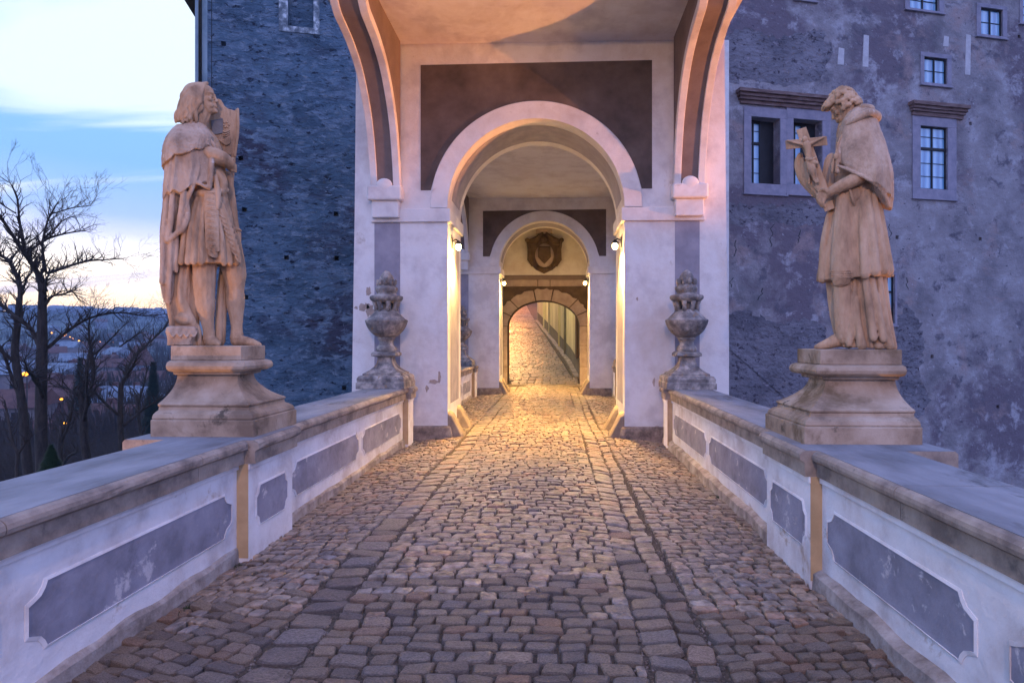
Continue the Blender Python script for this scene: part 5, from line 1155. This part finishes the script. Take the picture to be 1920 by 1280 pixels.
    for pts in ([(1500, 292, -8, 6), (1497, 308, -6, 8), (1505, 334, -6, 9), (1524, 358, -6, 8), (1540, 372, -8, 7)], [(1506, 300, -14, 5), (1508, 320, -14, 6), (1520, 345, -16, 6), (1536, 366, -18, 6)], [(1514, 318, 2, 8), (1532, 350, 2, 11), (1556, 372, 0, 12), (1580, 380, 0, 14)],
                [(1512, 306, -20, 3.5), (1516, 326, -22, 4), (1526, 346, -24, 4), (1540, 362, -28, 4)], [(1560, 300, 14, 14), (1556, 340, 6, 16), (1560, 365, 0, 14)]): f.tube(mb, pts, 12, 5)
    sl = OBJ('hanging_sleeve', mb, 'statue', t); texm(sl, .0065, 1, .003, .04)
    mb = MB(); f.ell(mb, 1597, 366, -30, 19, 12, 20); f.tube(mb, [(1592, 348, -40, 2.5), (1596, 366, -43, 3), (1602, 384, -38, 2.5)], 8, 4); bg = OBJ('hanging_hat', mb, 'statue', t, smooth=True)
    # crucifix: leaning timber cross with a small figure
    mb = MB(); A = Vector((1502, 241)); B = Vector((1556, 394)); ax = (B - A).normalized(); nx = Vector((-ax.y, ax.x))
    def cp4(c0, c1, w, d0, d1, n2): 
        p = [c0 + n2 * w, c1 + n2 * w, c1 - n2 * w, c0 - n2 * w]; f.poly(mb, [(q.x, q.y) for q in p], d0, d1)
    cp4(A, B, 10, -32, -22, nx); c0_ = Vector((1473, 272)); c1_ = Vector((1551, 264)); a2 = (c1_ - c0_).normalized(); n2 = Vector((-a2.y, a2.x)); cp4(c0_, c1_, 8.5, -33, -21.5, n2)
    cx2 = OBJ('crucifix', mb, 'statue', t, bevel=.004)
    mb = MB(); D = -38
    f.tube(mb, [(1477, 264, D, 2.2), (1492, 268, D, 2.8), (1506, 271, D - 1, 3.4)], 8, 4); f.tube(mb, [(1545, 257, D, 2.2), (1531, 264, D, 2.8), (1518, 270, D - 1, 3.4)], 8, 4)
    f.ell(mb, 1509, 261, D - 3, 5.2, 5, 6.2); f.tube(mb, [(1512, 270, D, 7.5), (1516, 282, D - 1, 6.2), (1517, 294, D - 1, 6), (1518, 302, D - 1, 7)], 10, 4)
    f.tube(mb, [(1521, 303, D - 2, 5.5), (1532, 306, D - 5, 3.5)], 8, 3)
    f.tube(mb, [(1515, 302, D, 4.6), (1519, 318, D - 6, 3.8), (1526, 334, D, 2.8), (1530, 342, D, 2.4)], 8, 4); f.tube(mb, [(1521, 302, D, 4.6), (1527, 318, D - 5, 3.8), (1531, 333, D, 2.8), (1535, 342, D - 1, 2.4)], 8, 4)
    f.tube(mb, [(1512, 297, D - 4, 3), (1520, 300, D - 6, 3.4), (1529, 296, D - 3, 3)], 8, 4)
    ch = OBJ('carved_figure', mb, 'statue', cx2, smooth=True); texm(ch, .004, 1, 0)
    return t
right_statue()
# ------------------------------------------------------------------ valley, town and far hills
def zl(x, y):
    d = math.hypot(x, y)
    if d < 45: z = -9.5
    elif d < 110: z = -9.5 - 6 * (d - 45) / 65
    elif d < 260: z = -15.5 + 3 * (d - 110) / 150
    elif d < 1500: u = (d - 260) / 1240; z = -12.5 + 60 * (u * u * (3 - 2 * u)) ** .8
    else: z = 46 - (d - 1500) * .01
    z += 6 * noise.noise(Vector((x * .006, y * .006, 1))) * min(1, d / 300) + 14 * noise.noise(Vector((x * .0018, y * .0018, 4))) * min(1, max(0, d - 250) / 700)
    return z
mb = MB(); rad = [0, 15, 30, 40, 50, 62, 76, 92, 110, 130, 155, 185, 220, 260, 310, 370, 440, 520, 620, 740, 880, 1040, 1230, 1450, 1700, 2200, 3200, 6000]; na = 220
for r in rad:
    for q in range(na):
        a = 2 * math.pi * q / na; x, y = r * math.cos(a), r * math.sin(a); mb.v.append((x, y, zl(x, y)))
for i in range(len(rad) - 1):
    for q in range(na): c = (q + 1) % na; mb.f.append((i * na + q, (i + 1) * na + q, (i + 1) * na + c, i * na + c))
structure('terrain', mb, 'land', smooth=True)
rt = random.Random(21)
def branch(mb, p, d, r, L_, depth, rt, up=.25, minr=.006, n=5):
    """a crooked limb that forks; all pieces of one limb land in mb"""
    segs = 4; pts = [(p.copy(), r)]; cur = p.copy(); dd = d.normalized(); r1 = r * (.62 if depth else .45)
    for k in range(segs):
        dd = (dd + Vector((rt.uniform(-1, 1), rt.uniform(-1, 1), rt.uniform(-.7, .7) + up * .5)) * .20).normalized()
        cur = cur + dd * L_ / segs; pts.append((cur.copy(), r + (r1 - r) * (k + 1) / segs))
    mb.tube(pts, max(3, n - (0 if r > .05 else 2)), cap=False)
    if depth <= 0: return
    kids_ = 2 + (rt.random() < .55) + (depth > 2)
    for k in range(kids_):
        i = segs if k < 2 else rt.randrange(1, segs); q = pts[i][0]
        ax = dd.cross(Vector((rt.uniform(-1, 1), rt.uniform(-1, 1), rt.uniform(-1, 1)))).normalized()
        nd = Matrix.Rotation(R(rt.uniform(16, 46) * (1 if k else -1)), 3, ax) @ dd; nd.z += up * .35
        branch(mb, q, nd, max(minr, pts[i][1] * rt.uniform(.6, .85)), L_ * rt.uniform(.62, .82), depth - 1, rt, up, minr, n)
def tree_at(label, limbs, Y, scale, seed, twig=.9, depth=4, trunk=None, group='bare trees below the bridge'):
    """limbs: pixel polylines with (px, py, radius px), the first one is the trunk"""
    rt = random.Random(seed); k = Y / F
    def pp(l, j): 
        o = []
        for i, (x, y, r) in enumerate(l): p = at(x, y, Y); p.y += (j * .5 * math.sin(i * 1.3 + j)) * min(1, i); o.append((p, r * k * .70))
        return o
    base = pp(limbs[0], 0)[0][0]; t = thing('bare_tree', label, 'tree', base, group)
    root = base.copy(); 
    for j, l in enumerate(limbs):
        l2 = cat(l, 4); pts = pp(l2, 0 if j == 0 else (j % 3 - 1)); 
        if j:
            s0 = at(l[0][0], l[0][1], Y)
            for i in range(len(pts)):
                pts[i] = (Vector((pts[i][0].x, Y + (j % 3 - 1) * .25 * i * k * 30, pts[i][0].z)), pts[i][1])
        mb = MB(); mb.tube(pts, 10 if j == 0 else 7); OBJ('trunk' if j == 0 else 'limb', mb, 'bark', t, smooth=True)
        if j == 0 and depth: continue
    tw = MB()
    for j, l in enumerate(limbs):
        l2 = cat(l, 4)
        for i in range(2 if j else len(l2) // 2, len(l2)):
            x, y, r = l2[i]; q = at(x, y, Y); 
            if j: q.y = Y + (j % 3 - 1) * .25 * i * k * 30
            n_ = 1 if i < len(l2) - 1 else 3
            if j == 0: n_ = 1
            elif n_ == 1: n_ = 2
            for _ in range(n_):
                a = rt.uniform(0, 6.28); dx = x - l2[i - 1][0]; dz = -(y - l2[i - 1][1]); m = math.hypot(dx, dz) + 1e-6
                d = Vector((dx / m + .9 * math.cos(a), .8 * math.sin(a), dz / m + .45 * math.sin(a * 1.7)))
                branch(tw, q, d, max(.010, min(r * k * .42, .036)), scale * .58 * rt.uniform(.5, 1.2) * (1.25 if n_ == 3 else .8), depth - 1 if n_ == 3 else depth - 2, rt, .22, .0045, 4)
    o = OBJ('twigs', tw, 'twig', t); o['kind'] = 'stuff'; return t
tree_at('tall bare tree with forked crown reaching into the sunset sky, left edge', [
    [(84, 960, 17), (78, 860, 15), (77, 760, 14), (78, 690, 13), (79, 640, 12.5), (79, 590, 11), (80, 545, 9), (82, 528, 8)],
    [(78, 560, 6), (72, 520, 5.5), (56, 490, 5), (48, 470, 4.5), (42, 448, 4), (36, 410, 3), (32, 370, 2.2), (20, 344, 1.2)],
    [(49, 473, 3.2), (62, 445, 3), (78, 428, 2.4), (94, 418, 1.6)], [(84, 530, 7), (86, 500, 6), (92, 478, 5), (97, 452, 4), (98, 420, 3), (94, 385, 2.4), (89, 345, 1.4)],
    [(85, 510, 5), (80, 470, 3.2), (82, 440, 2.6), (92, 408, 2), (108, 380, 1.4)], [(88, 512, 4.5), (104, 496, 3.8), (120, 482, 3), (132, 476, 2.2), (148, 470, 1.2)],
    [(88, 545, 3.4), (110, 530, 2.6), (140, 518, 1.8), (170, 512, 1.0)], [(84, 574, 4), (96, 556, 3.2), (118, 552, 2.6), (134, 546, 2), (148, 562, 1.1)],
    [(84, 655, 5), (94, 628, 4.4), (112, 600, 3.6), (130, 586, 3), (150, 581, 2.6), (172, 586, 2), (200, 582, 1.4), (236, 580, .9)],
    [(82, 745, 6), (98, 722, 5), (112, 708, 4.6), (134, 700, 3.6), (150, 690, 2.8), (168, 672, 2)], [(78, 660, 6), (60, 620, 5.6), (40, 602, 5), (16, 582, 4.4), (-10, 560, 4)],
    [(98, 400, 2), (112, 384, 1.6), (126, 374, 1.1)], [(30, 400, 2), (14, 378, 1.6), (2, 350, 1)], [(97, 440, 2.4), (110, 420, 1.8), (128, 408, 1.2)]], 24, 1.0, 5, depth=4)
tree_at('bare tree leaning at the very left edge, behind the tall one', [
    [(60, 940, 13), (50, 860, 12), (44, 780, 11), (36, 720, 10), (28, 660, 9), (34, 600, 8), (36, 560, 7)], [(36, 580, 6.5), (38, 545, 6), (34, 525, 5.6), (22, 498, 5), (12, 485, 4.4), (-6, 476, 3.5)],
    [(36, 560, 3), (26, 520, 2.6), (28, 480, 2), (14, 450, 1.4)], [(30, 680, 5), (10, 640, 4.4), (-8, 600, 3.6)], [(42, 760, 5), (20, 700, 4), (2, 650, 3)], [(14, 488, 3), (16, 460, 2.4), (26, 430, 1.6), (24, 400, 1)]], 26, 1.0, 8, depth=4)
tree_at('dark bare tree with a thick fork, mid distance beside the pedestal', [
    [(170, 930, 12), (164, 870, 11), (158, 820, 10), (156, 770, 9), (150, 730, 6)], [(156, 775, 6), (166, 740, 5), (176, 700, 4.2), (172, 660, 3), (166, 620, 2), (170, 586, 1.2)], [(152, 740, 5), (140, 700, 4), (124, 660, 2.6), (112, 628, 1.4)],
    [(158, 790, 5), (186, 750, 4), (206, 720, 3), (228, 690, 2)], [(152, 750, 4), (130, 730, 3), (106, 724, 2)], [(172, 668, 2.4), (186, 636, 1.8), (196, 606, 1.1)]], 27, 1.05, 12, depth=4)
tree_at('slender bare tree with upright forks, nearest to the statue pedestal', [
    [(232, 930, 9), (230, 860, 8), (226, 800, 7), (226, 740, 6.5), (228, 716, 6)], [(228, 720, 5), (240, 700, 4), (252, 680, 2.8), (256, 664, 1.6)], [(226, 726, 5), (220, 690, 4), (218, 664, 3.2), (226, 640, 2.6), (236, 612, 2), (240, 580, 1)], [(226, 780, 4), (206, 740, 3), (196, 700, 2)],
    [(224, 650, 2), (244, 636, 1.6), (262, 622, 1)], [(228, 800, 4), (250, 770, 3), (270, 750, 2)]], 32, 1.1, 15, depth=4)
tree_at('small young bare tree low at the left, close above the coping', [
    [(34, 960, 6), (32, 880, 5), (33, 850, 4.6), (24, 830, 4), (16, 790, 3), (8, 750, 2)], [(33, 852, 4), (46, 832, 3), (60, 816, 2)], [(20, 812, 2), (6, 800, 1.4)]], 18, .6, 18, depth=3)
tree_at('low spreading bare tree between the two larger trunks', [
    [(120, 960, 8), (118, 900, 7), (112, 850, 6), (116, 800, 5)], [(114, 830, 4), (130, 790, 3), (138, 750, 2)], [(114, 850, 4), (96, 810, 3), (92, 770, 2)], [(118, 880, 4), (150, 850, 3), (190, 836, 2)]], 30, 1.0, 22, depth=4)
tree_at('thin bare tree behind the pedestal flare, far right of the grove', [
    [(290, 960, 6), (276, 860, 5), (262, 800, 4.5), (256, 740, 4)], [(258, 760, 3), (270, 720, 2.2), (276, 690, 1.4)], [(260, 790, 3), (240, 760, 2.2), (214, 744, 1.4)]], 38, 1.1, 25, depth=4)
# ivy covered dark bush at the foot of the tall tree
def leafy(name, label, cat_, c, rx, ry, rz, n, size, m, seed, cone=0, trunk=True):
    r = random.Random(seed); t = thing(name, label, cat_, (c.x, c.y, c.z - rz)); mb = MB()
    for i in range(n):
        z = r.uniform(-1, 1); a = r.uniform(0, 6.28)
        w = (1 - (z + 1) / 2) * (1 - .18 * abs(math.sin((z + 1) * 9))) if cone else math.sqrt(max(0, 1 - z * z)) * (.8 + .3 * noise.noise(Vector((math.cos(a) * 2, math.sin(a) * 2, z * 2 + seed))))
        q = r.uniform(.45, 1) ** .5 * w; p = Vector((c.x + rx * q * math.cos(a), c.y + ry * q * math.sin(a), c.z + rz * z - (cone and .25 * q * rx)))
        u = Vector((r.gauss(0, 1), r.gauss(0, 1), r.gauss(0, 1) - (cone and .3))).normalized(); v = u.cross(Vector((r.gauss(0, 1), r.gauss(0, 1), r.gauss(0, 1)))).normalized(); s = size * r.uniform(.6, 1.3)
        if cone: u = Vector((math.cos(a), math.sin(a), -.35)).normalized(); v = Vector((-math.sin(a), math.cos(a), 0)) * .35
        mb.quad(p - u * s, p + v * s * .5, p + u * s, p - v * s * .5)
    OBJ('crown', mb, m, t)
    mb = MB(); mb.tube([(Vector((c.x, c.y, c.z - rz * 1.3)), rx * .09 + .05), (Vector((c.x, c.y, c.z + rz * .9)), .02)], 7); OBJ('trunk', mb, 'bark', t)
c = at(96, 880, 22); leafy('conifer_bush', 'dark low conifer at the foot of the tall bare tree', 'bush', c, 1.0, .9, .9, 6000, .10, 'ivy', 3, cone=1)
c = at(287, 760, 60); leafy('spruce_tree', 'dark pointed spruce just left of the statue pedestal', 'tree', c, 1.5, 1.5, 4.2, 7000, .34, 'conifer', 5, cone=1)
c = at(150, 735, 90); leafy('spruce_tree', 'distant dark spruce seen through the bare branches', 'tree', c, 2.2, 2.2, 5.0, 3000, .5, 'conifer', 6, cone=1)
# houses
def house(px, py, Y, w, dpt, h, roof, wallm, roofm, label, rot=0, group='houses of the town in the valley', hip=.0):
    p = at(px, py, Y); z0 = (p.z - h) if hip or 'at the' in label or 'long' in label or 'frosted' in label or 'behind the tall' in label else zl(p.x, Y) - .5; t = thing('town_house', label, 'house', (p.x, Y, z0), group)
    c, s = math.cos(R(rot)), math.sin(R(rot))
    def T(x, y, z): return (p.x + x * c - y * s, Y + x * s + y * c, z0 + z)
    mb = MB(); mb.rings([[T(-w, -dpt, -6), T(w, -dpt, -6), T(w, dpt, -6), T(-w, dpt, -6)], [T(-w, -dpt, h), T(w, -dpt, h), T(w, dpt, h), T(-w, dpt, h)]]); OBJ('wall', mb, wallm, t)
    e = .6; mb = MB(); A = [T(-w - e, -dpt - e, h), T(w + e, -dpt - e, h), T(w + e, dpt + e, h), T(-w - e, dpt + e, h)]; r1, r2 = T(-w * (1 - hip) - e * (1 - hip), 0, h + roof), T(w * (1 - hip) + e * (1 - hip), 0, h + roof)
    mb.quad(A[0], A[1], r2, r1); mb.quad(A[2], A[3], r1, r2); mb.quad(A[1], A[2], r2); mb.quad(A[3], A[0], r1); mb.quad(*A[::-1]); rf = OBJ('roof', mb, roofm, t)
    mb = MB(); q = T(w * .3, dpt * .2, h); mb.box(q[0] - .5, q[0] + .5, q[1] - .5, q[1] + .5, q[2], q[2] + roof + .8); OBJ('chimney', mb, 'roof_red', rf)
    nx_ = max(2, int(w / 1.6)); nz_ = max(1, int(h / 3))
    if Y < 260:
        for i in range(nx_):
            for j in range(nz_):
                x = -w + (i + .5) * 2 * w / nx_; z = (j + .35) * h / nz_
                mb = MB(); mb.quad(T(x - .5, -dpt - .03, z), T(x + .5, -dpt - .03, z), T(x + .5, -dpt - .03, z + 1.4), T(x - .5, -dpt - .03, z + 1.4)); OBJ('window', mb, 'win_dark', t)
    return t
house(262, 684, 190, 2.8, 2.8, 4, 6.0, 'house_pale', 'roof_red', 'tower house with steep dark red hipped roof beside the pedestal', 10, hip=.55)
house(250, 712, 175, 8, 4, 3.4, 2.6, 'house_cream', 'roof_red', 'long low house with red roof below the steep roofed tower', 6)
house(238, 745, 130, 5.2, 4, 4.5, 2.4, 'house_pale', 'roof_grey', 'pale house with frosted roof left of the pedestal', -8)
house(12, 700, 120, 5, 4, 5, 2.6, 'house_cream', 'roof_grey', 'pink lit pale house at the left edge behind the branches', 12)
house(62, 716, 140, 6, 4, 4, 2.2, 'house_pale', 'roof_red', 'pale house with red roof behind the tall tree trunk', -5)
rh = random.Random(14)
sp = [(120, 700, 170), (150, 690, 210), (185, 700, 190), (205, 690, 230), (100, 680, 240), (130, 670, 280), (175, 664, 300), (220, 668, 280), (40, 664, 290), (10, 655, 320), (75, 655, 350), (250, 655, 340), (290, 650, 380), (120, 650, 400), (180, 760, 95), (130, 780, 88), (20, 760, 90), (110, 735, 120), (200, 735, 125), (160, 640, 470), (215, 642, 480), (270, 640, 500), (30, 636, 520), (95, 634, 560), (140, 628, 620), (190, 630, 640)]
places = ['right of the tall tree trunk', 'between the tall tree and the forked tree', 'behind the forked tree', 'left of the slender tree', 'just right of the tall trunk', 'above the forked tree', 'behind the slender forks', 'left of the red hipped tower', 'left of the tall trunk', 'at the very left edge', 'behind the tall trunk', 'above the red hipped tower', 'close beside the statue cushion',
 'midway up the slope, centre', 'low behind the forked trunk', 'low, left of the forked trunk', 'low at the left edge', 'low beside the tall trunk', 'low behind the slender tree', 'far up the slope, centre', 'far up the slope, right of centre', 'far up the slope by the pedestal', 'far slope at the left edge', 'far slope right of the tall trunk', 'farthest, above the forked tree', 'farthest, above the slender tree']
HL = places
for i, (x, y, Y) in enumerate(sp):
    wm = rh.choice(['house_pale', 'house_cream']); rm = rh.choice(['roof_red', 'roof_grey', 'roof_grey'])
    house(x, y, Y, rh.uniform(3.5, 7), rh.uniform(3.5, 5), rh.uniform(3.5, 6.5), rh.uniform(2, 3.5), wm, rm, 'small %s house with %s roof, %s' % ('pale' if wm == 'house_pale' else 'cream', 'red' if rm == 'roof_red' else 'grey', HL[i]), rh.uniform(-40, 40))
# houses along the ridge, too small to tell apart
mb = MB()
for i in range(170):
    px = rh.uniform(-60, 330); Y = rh.uniform(900, 1480); u = ray(px, 600); x = u.x / u.y * Y; z = zl(x, Y) - 1; w, d, h = rh.uniform(5, 12), 5, rh.uniform(4, 9)
    mb.box(x - w, x + w, Y - d, Y + d, z, z + h)
    i0 = len(mb.v); mb.v += [(x - w - 1, Y - d - 1, z + h), (x + w + 1, Y - d - 1, z + h), (x + w + 1, Y + d + 1, z + h), (x - w - 1, Y + d + 1, z + h), (x - w, Y, z + h + 4), (x + w, Y, z + h + 4)]
    mb.f += [(i0, i0 + 1, i0 + 5, i0 + 4), (i0 + 2, i0 + 3, i0 + 4, i0 + 5), (i0 + 1, i0 + 2, i0 + 5), (i0 + 3, i0, i0 + 4)]
o = OBJ('ridge_town', mb, 'house_pale'); o['kind'] = 'stuff'; o['label'] = 'rows of tiny pale houses along the far ridge under the sunset'
# woods on the slopes: brush of leafless stems that reads as one mass
mb = MB(); rw_ = random.Random(31)
for i in range(14000):
    px = rw_.uniform(-260, 420) if i < 8500 else rw_.uniform(-1600, -260); Y = 70 + 1400 * rw_.random() ** 1.5; u = ray(px, 640); x = u.x / u.y * Y; z = zl(x, Y)
    if noise.noise(Vector((x * .012, Y * .012, 9))) < -.12 and Y > 110: continue
    h = rw_.uniform(3.5, 7.5); w = h * rw_.uniform(.16, .3)
    for j in range(5):
        a = rw_.uniform(0, 6.28); ex, ey = w * math.cos(a), w * math.sin(a); b = w * .10
        mb.quad((x - b + ex * .1, Y + ey * .1, z - 1 + h * .15), (x + b + ex * .1, Y + ey * .1, z - 1 + h * .15), (x + ex + b * .6, Y + ey, z + h * rw_.uniform(.75, 1)), (x + ex * 1.2, Y + ey * 1.2, z + h * rw_.uniform(.9, 1.15)))
o = OBJ('far_wood', mb, 'twig'); o['kind'] = 'stuff'; o['label'] = 'leafless woods covering the valley slopes'
mb = MB()
for i in range(1500):
    px = rw_.uniform(-200, 300); Y = rw_.uniform(34, 75); u = ray(px, 640); x = u.x / u.y * Y; z = zl(x, Y)
    branch(mb, Vector((x, Y, z)), Vector((rw_.uniform(-.4, .4), 0, 1)), .04, rw_.uniform(1.2, 2.6), 2, rw_, .3, .012, 3)
o = OBJ('undergrowth', mb, 'twig'); o['kind'] = 'stuff'; o['label'] = 'tangle of leafless undergrowth on the near slope'
# street lamps glowing in the valley
def street_lamp(px, py, Y, r, label, m='bulb_far'):
    p = at(px, py, Y); t = thing('street_lamp', label, 'street lamp', (p.x, Y, p.z - 7), 'street lamps glowing in the valley')
    mb = MB(); mb.tube([(Vector((p.x, Y + .3, p.z - 7)), .09), (Vector((p.x, Y + .3, p.z + .2)), .06), (Vector((p.x, Y, p.z + .35)), .05)], 6); OBJ('pole', mb, 'metal', t)
    mb = MB(); mb.ell(p, r, r, r * .8, 12, 8); OBJ('bulb', mb, m, t, smooth=True)
GL = ['first of the row, next to the tall trunk', 'brightest of the row', 'just right of the brightest', 'second right of the brightest', 'fourth of the row', 'fifth of the row', 'left of a close pair', 'right of a close pair', 'last of the row, by the red tower']
G = 'orange street lamp in the far row, '
street_lamp(47, 701, 80, .34, 'brightest orange street lamp, in front of the pink house at left')
for gi, (px, py, Y) in enumerate(((97, 624, 420), (122, 628, 400), (131, 632, 420), (136, 635, 400), (148, 639, 380), (157, 642, 360), (187, 641, 340), (211, 641, 400), (242, 644, 380))): street_lamp(px, py, Y, .0026 * Y * (.55 if px != 122 else .9), G + GL[gi])
for px, py, Y, l in ((115, 748, 90, 'orange street lamp low between the trunks, upper one'), (93, 765, 95, 'small orange street lamp half hidden by the tall trunk'), (122, 793, 70, 'orange street lamp low between the trunks, lower one')): street_lamp(px, py, Y, .0026 * Y * .9, l)
WL = ['upper left of a pair on the slope', 'lower right of a pair on the slope', 'beside the statue cushion', 'above the spruce', 'left of the ridge middle', 'middle of the ridge', 'right of the ridge middle', 'right part of the ridge', 'ridge end by the statue', 'leftmost on the ridge', 'second from left on the ridge']
for wi, (px, py, Y) in enumerate(((205, 608, 900), (212, 604, 950), (278, 635, 500), (271, 651, 400), (140, 592, 1200), (165, 594, 1100), (194, 594, 1200), (244, 600, 1000), (300, 598, 1200), (130, 594, 1100), (148, 594, 1200))): street_lamp(px, py, Y, .0014 * Y * .6, 'tiny white street lamp glinting far off, ' + WL[wi], 'bulb_white')
# weeds at the foot of the parapets
rg = random.Random(2)
for (x, y, lab) in ((-2.36, 4.62, 'small green weed tuft at the left parapet foot, before the pilaster'), (-2.33, 3.9, 'little dry weed tuft at the foot of the left parapet'), (1.76, 6.9, 'tiny weed tuft at the foot of the right parapet')):
    mb = MB()
    for i in range(60):
        a = rg.uniform(0, 6.28); l = rg.uniform(.02, .055); b = Vector((x + rg.gauss(0, .012), y + rg.gauss(0, .03), zr(x, y) - .02)); d = Vector((math.cos(a) * .5, math.sin(a) * .5, 1)).normalized(); s = Vector((-d.y, d.x, 0)).normalized() * .0035
        mb.quad(b - s, b + s, b + d * l)
    o = OBJ('weed_tuft', mb, 'ivy'); tag(o, lab, 'weed')
# haze over the valley
hz = MB(); hz.box(-1650, 700, -60, 1560, -46, 110)
m = bpy.data.materials.new('valley_haze'); m.use_nodes = True; n = m.node_tree.nodes; n.remove(n['Principled BSDF'])
pv = n.new('ShaderNodeVolumePrincipled'); pv.inputs['Color'].default_value = (.45, .68, 1, 1); pv.inputs['Density'].default_value = .0004; pv.inputs['Anisotropy'].default_value = 0
m.node_tree.links.new(pv.outputs[0], n['Material Output'].inputs['Volume'])
o = OBJ('haze', hz, m); o['kind'] = 'stuff'
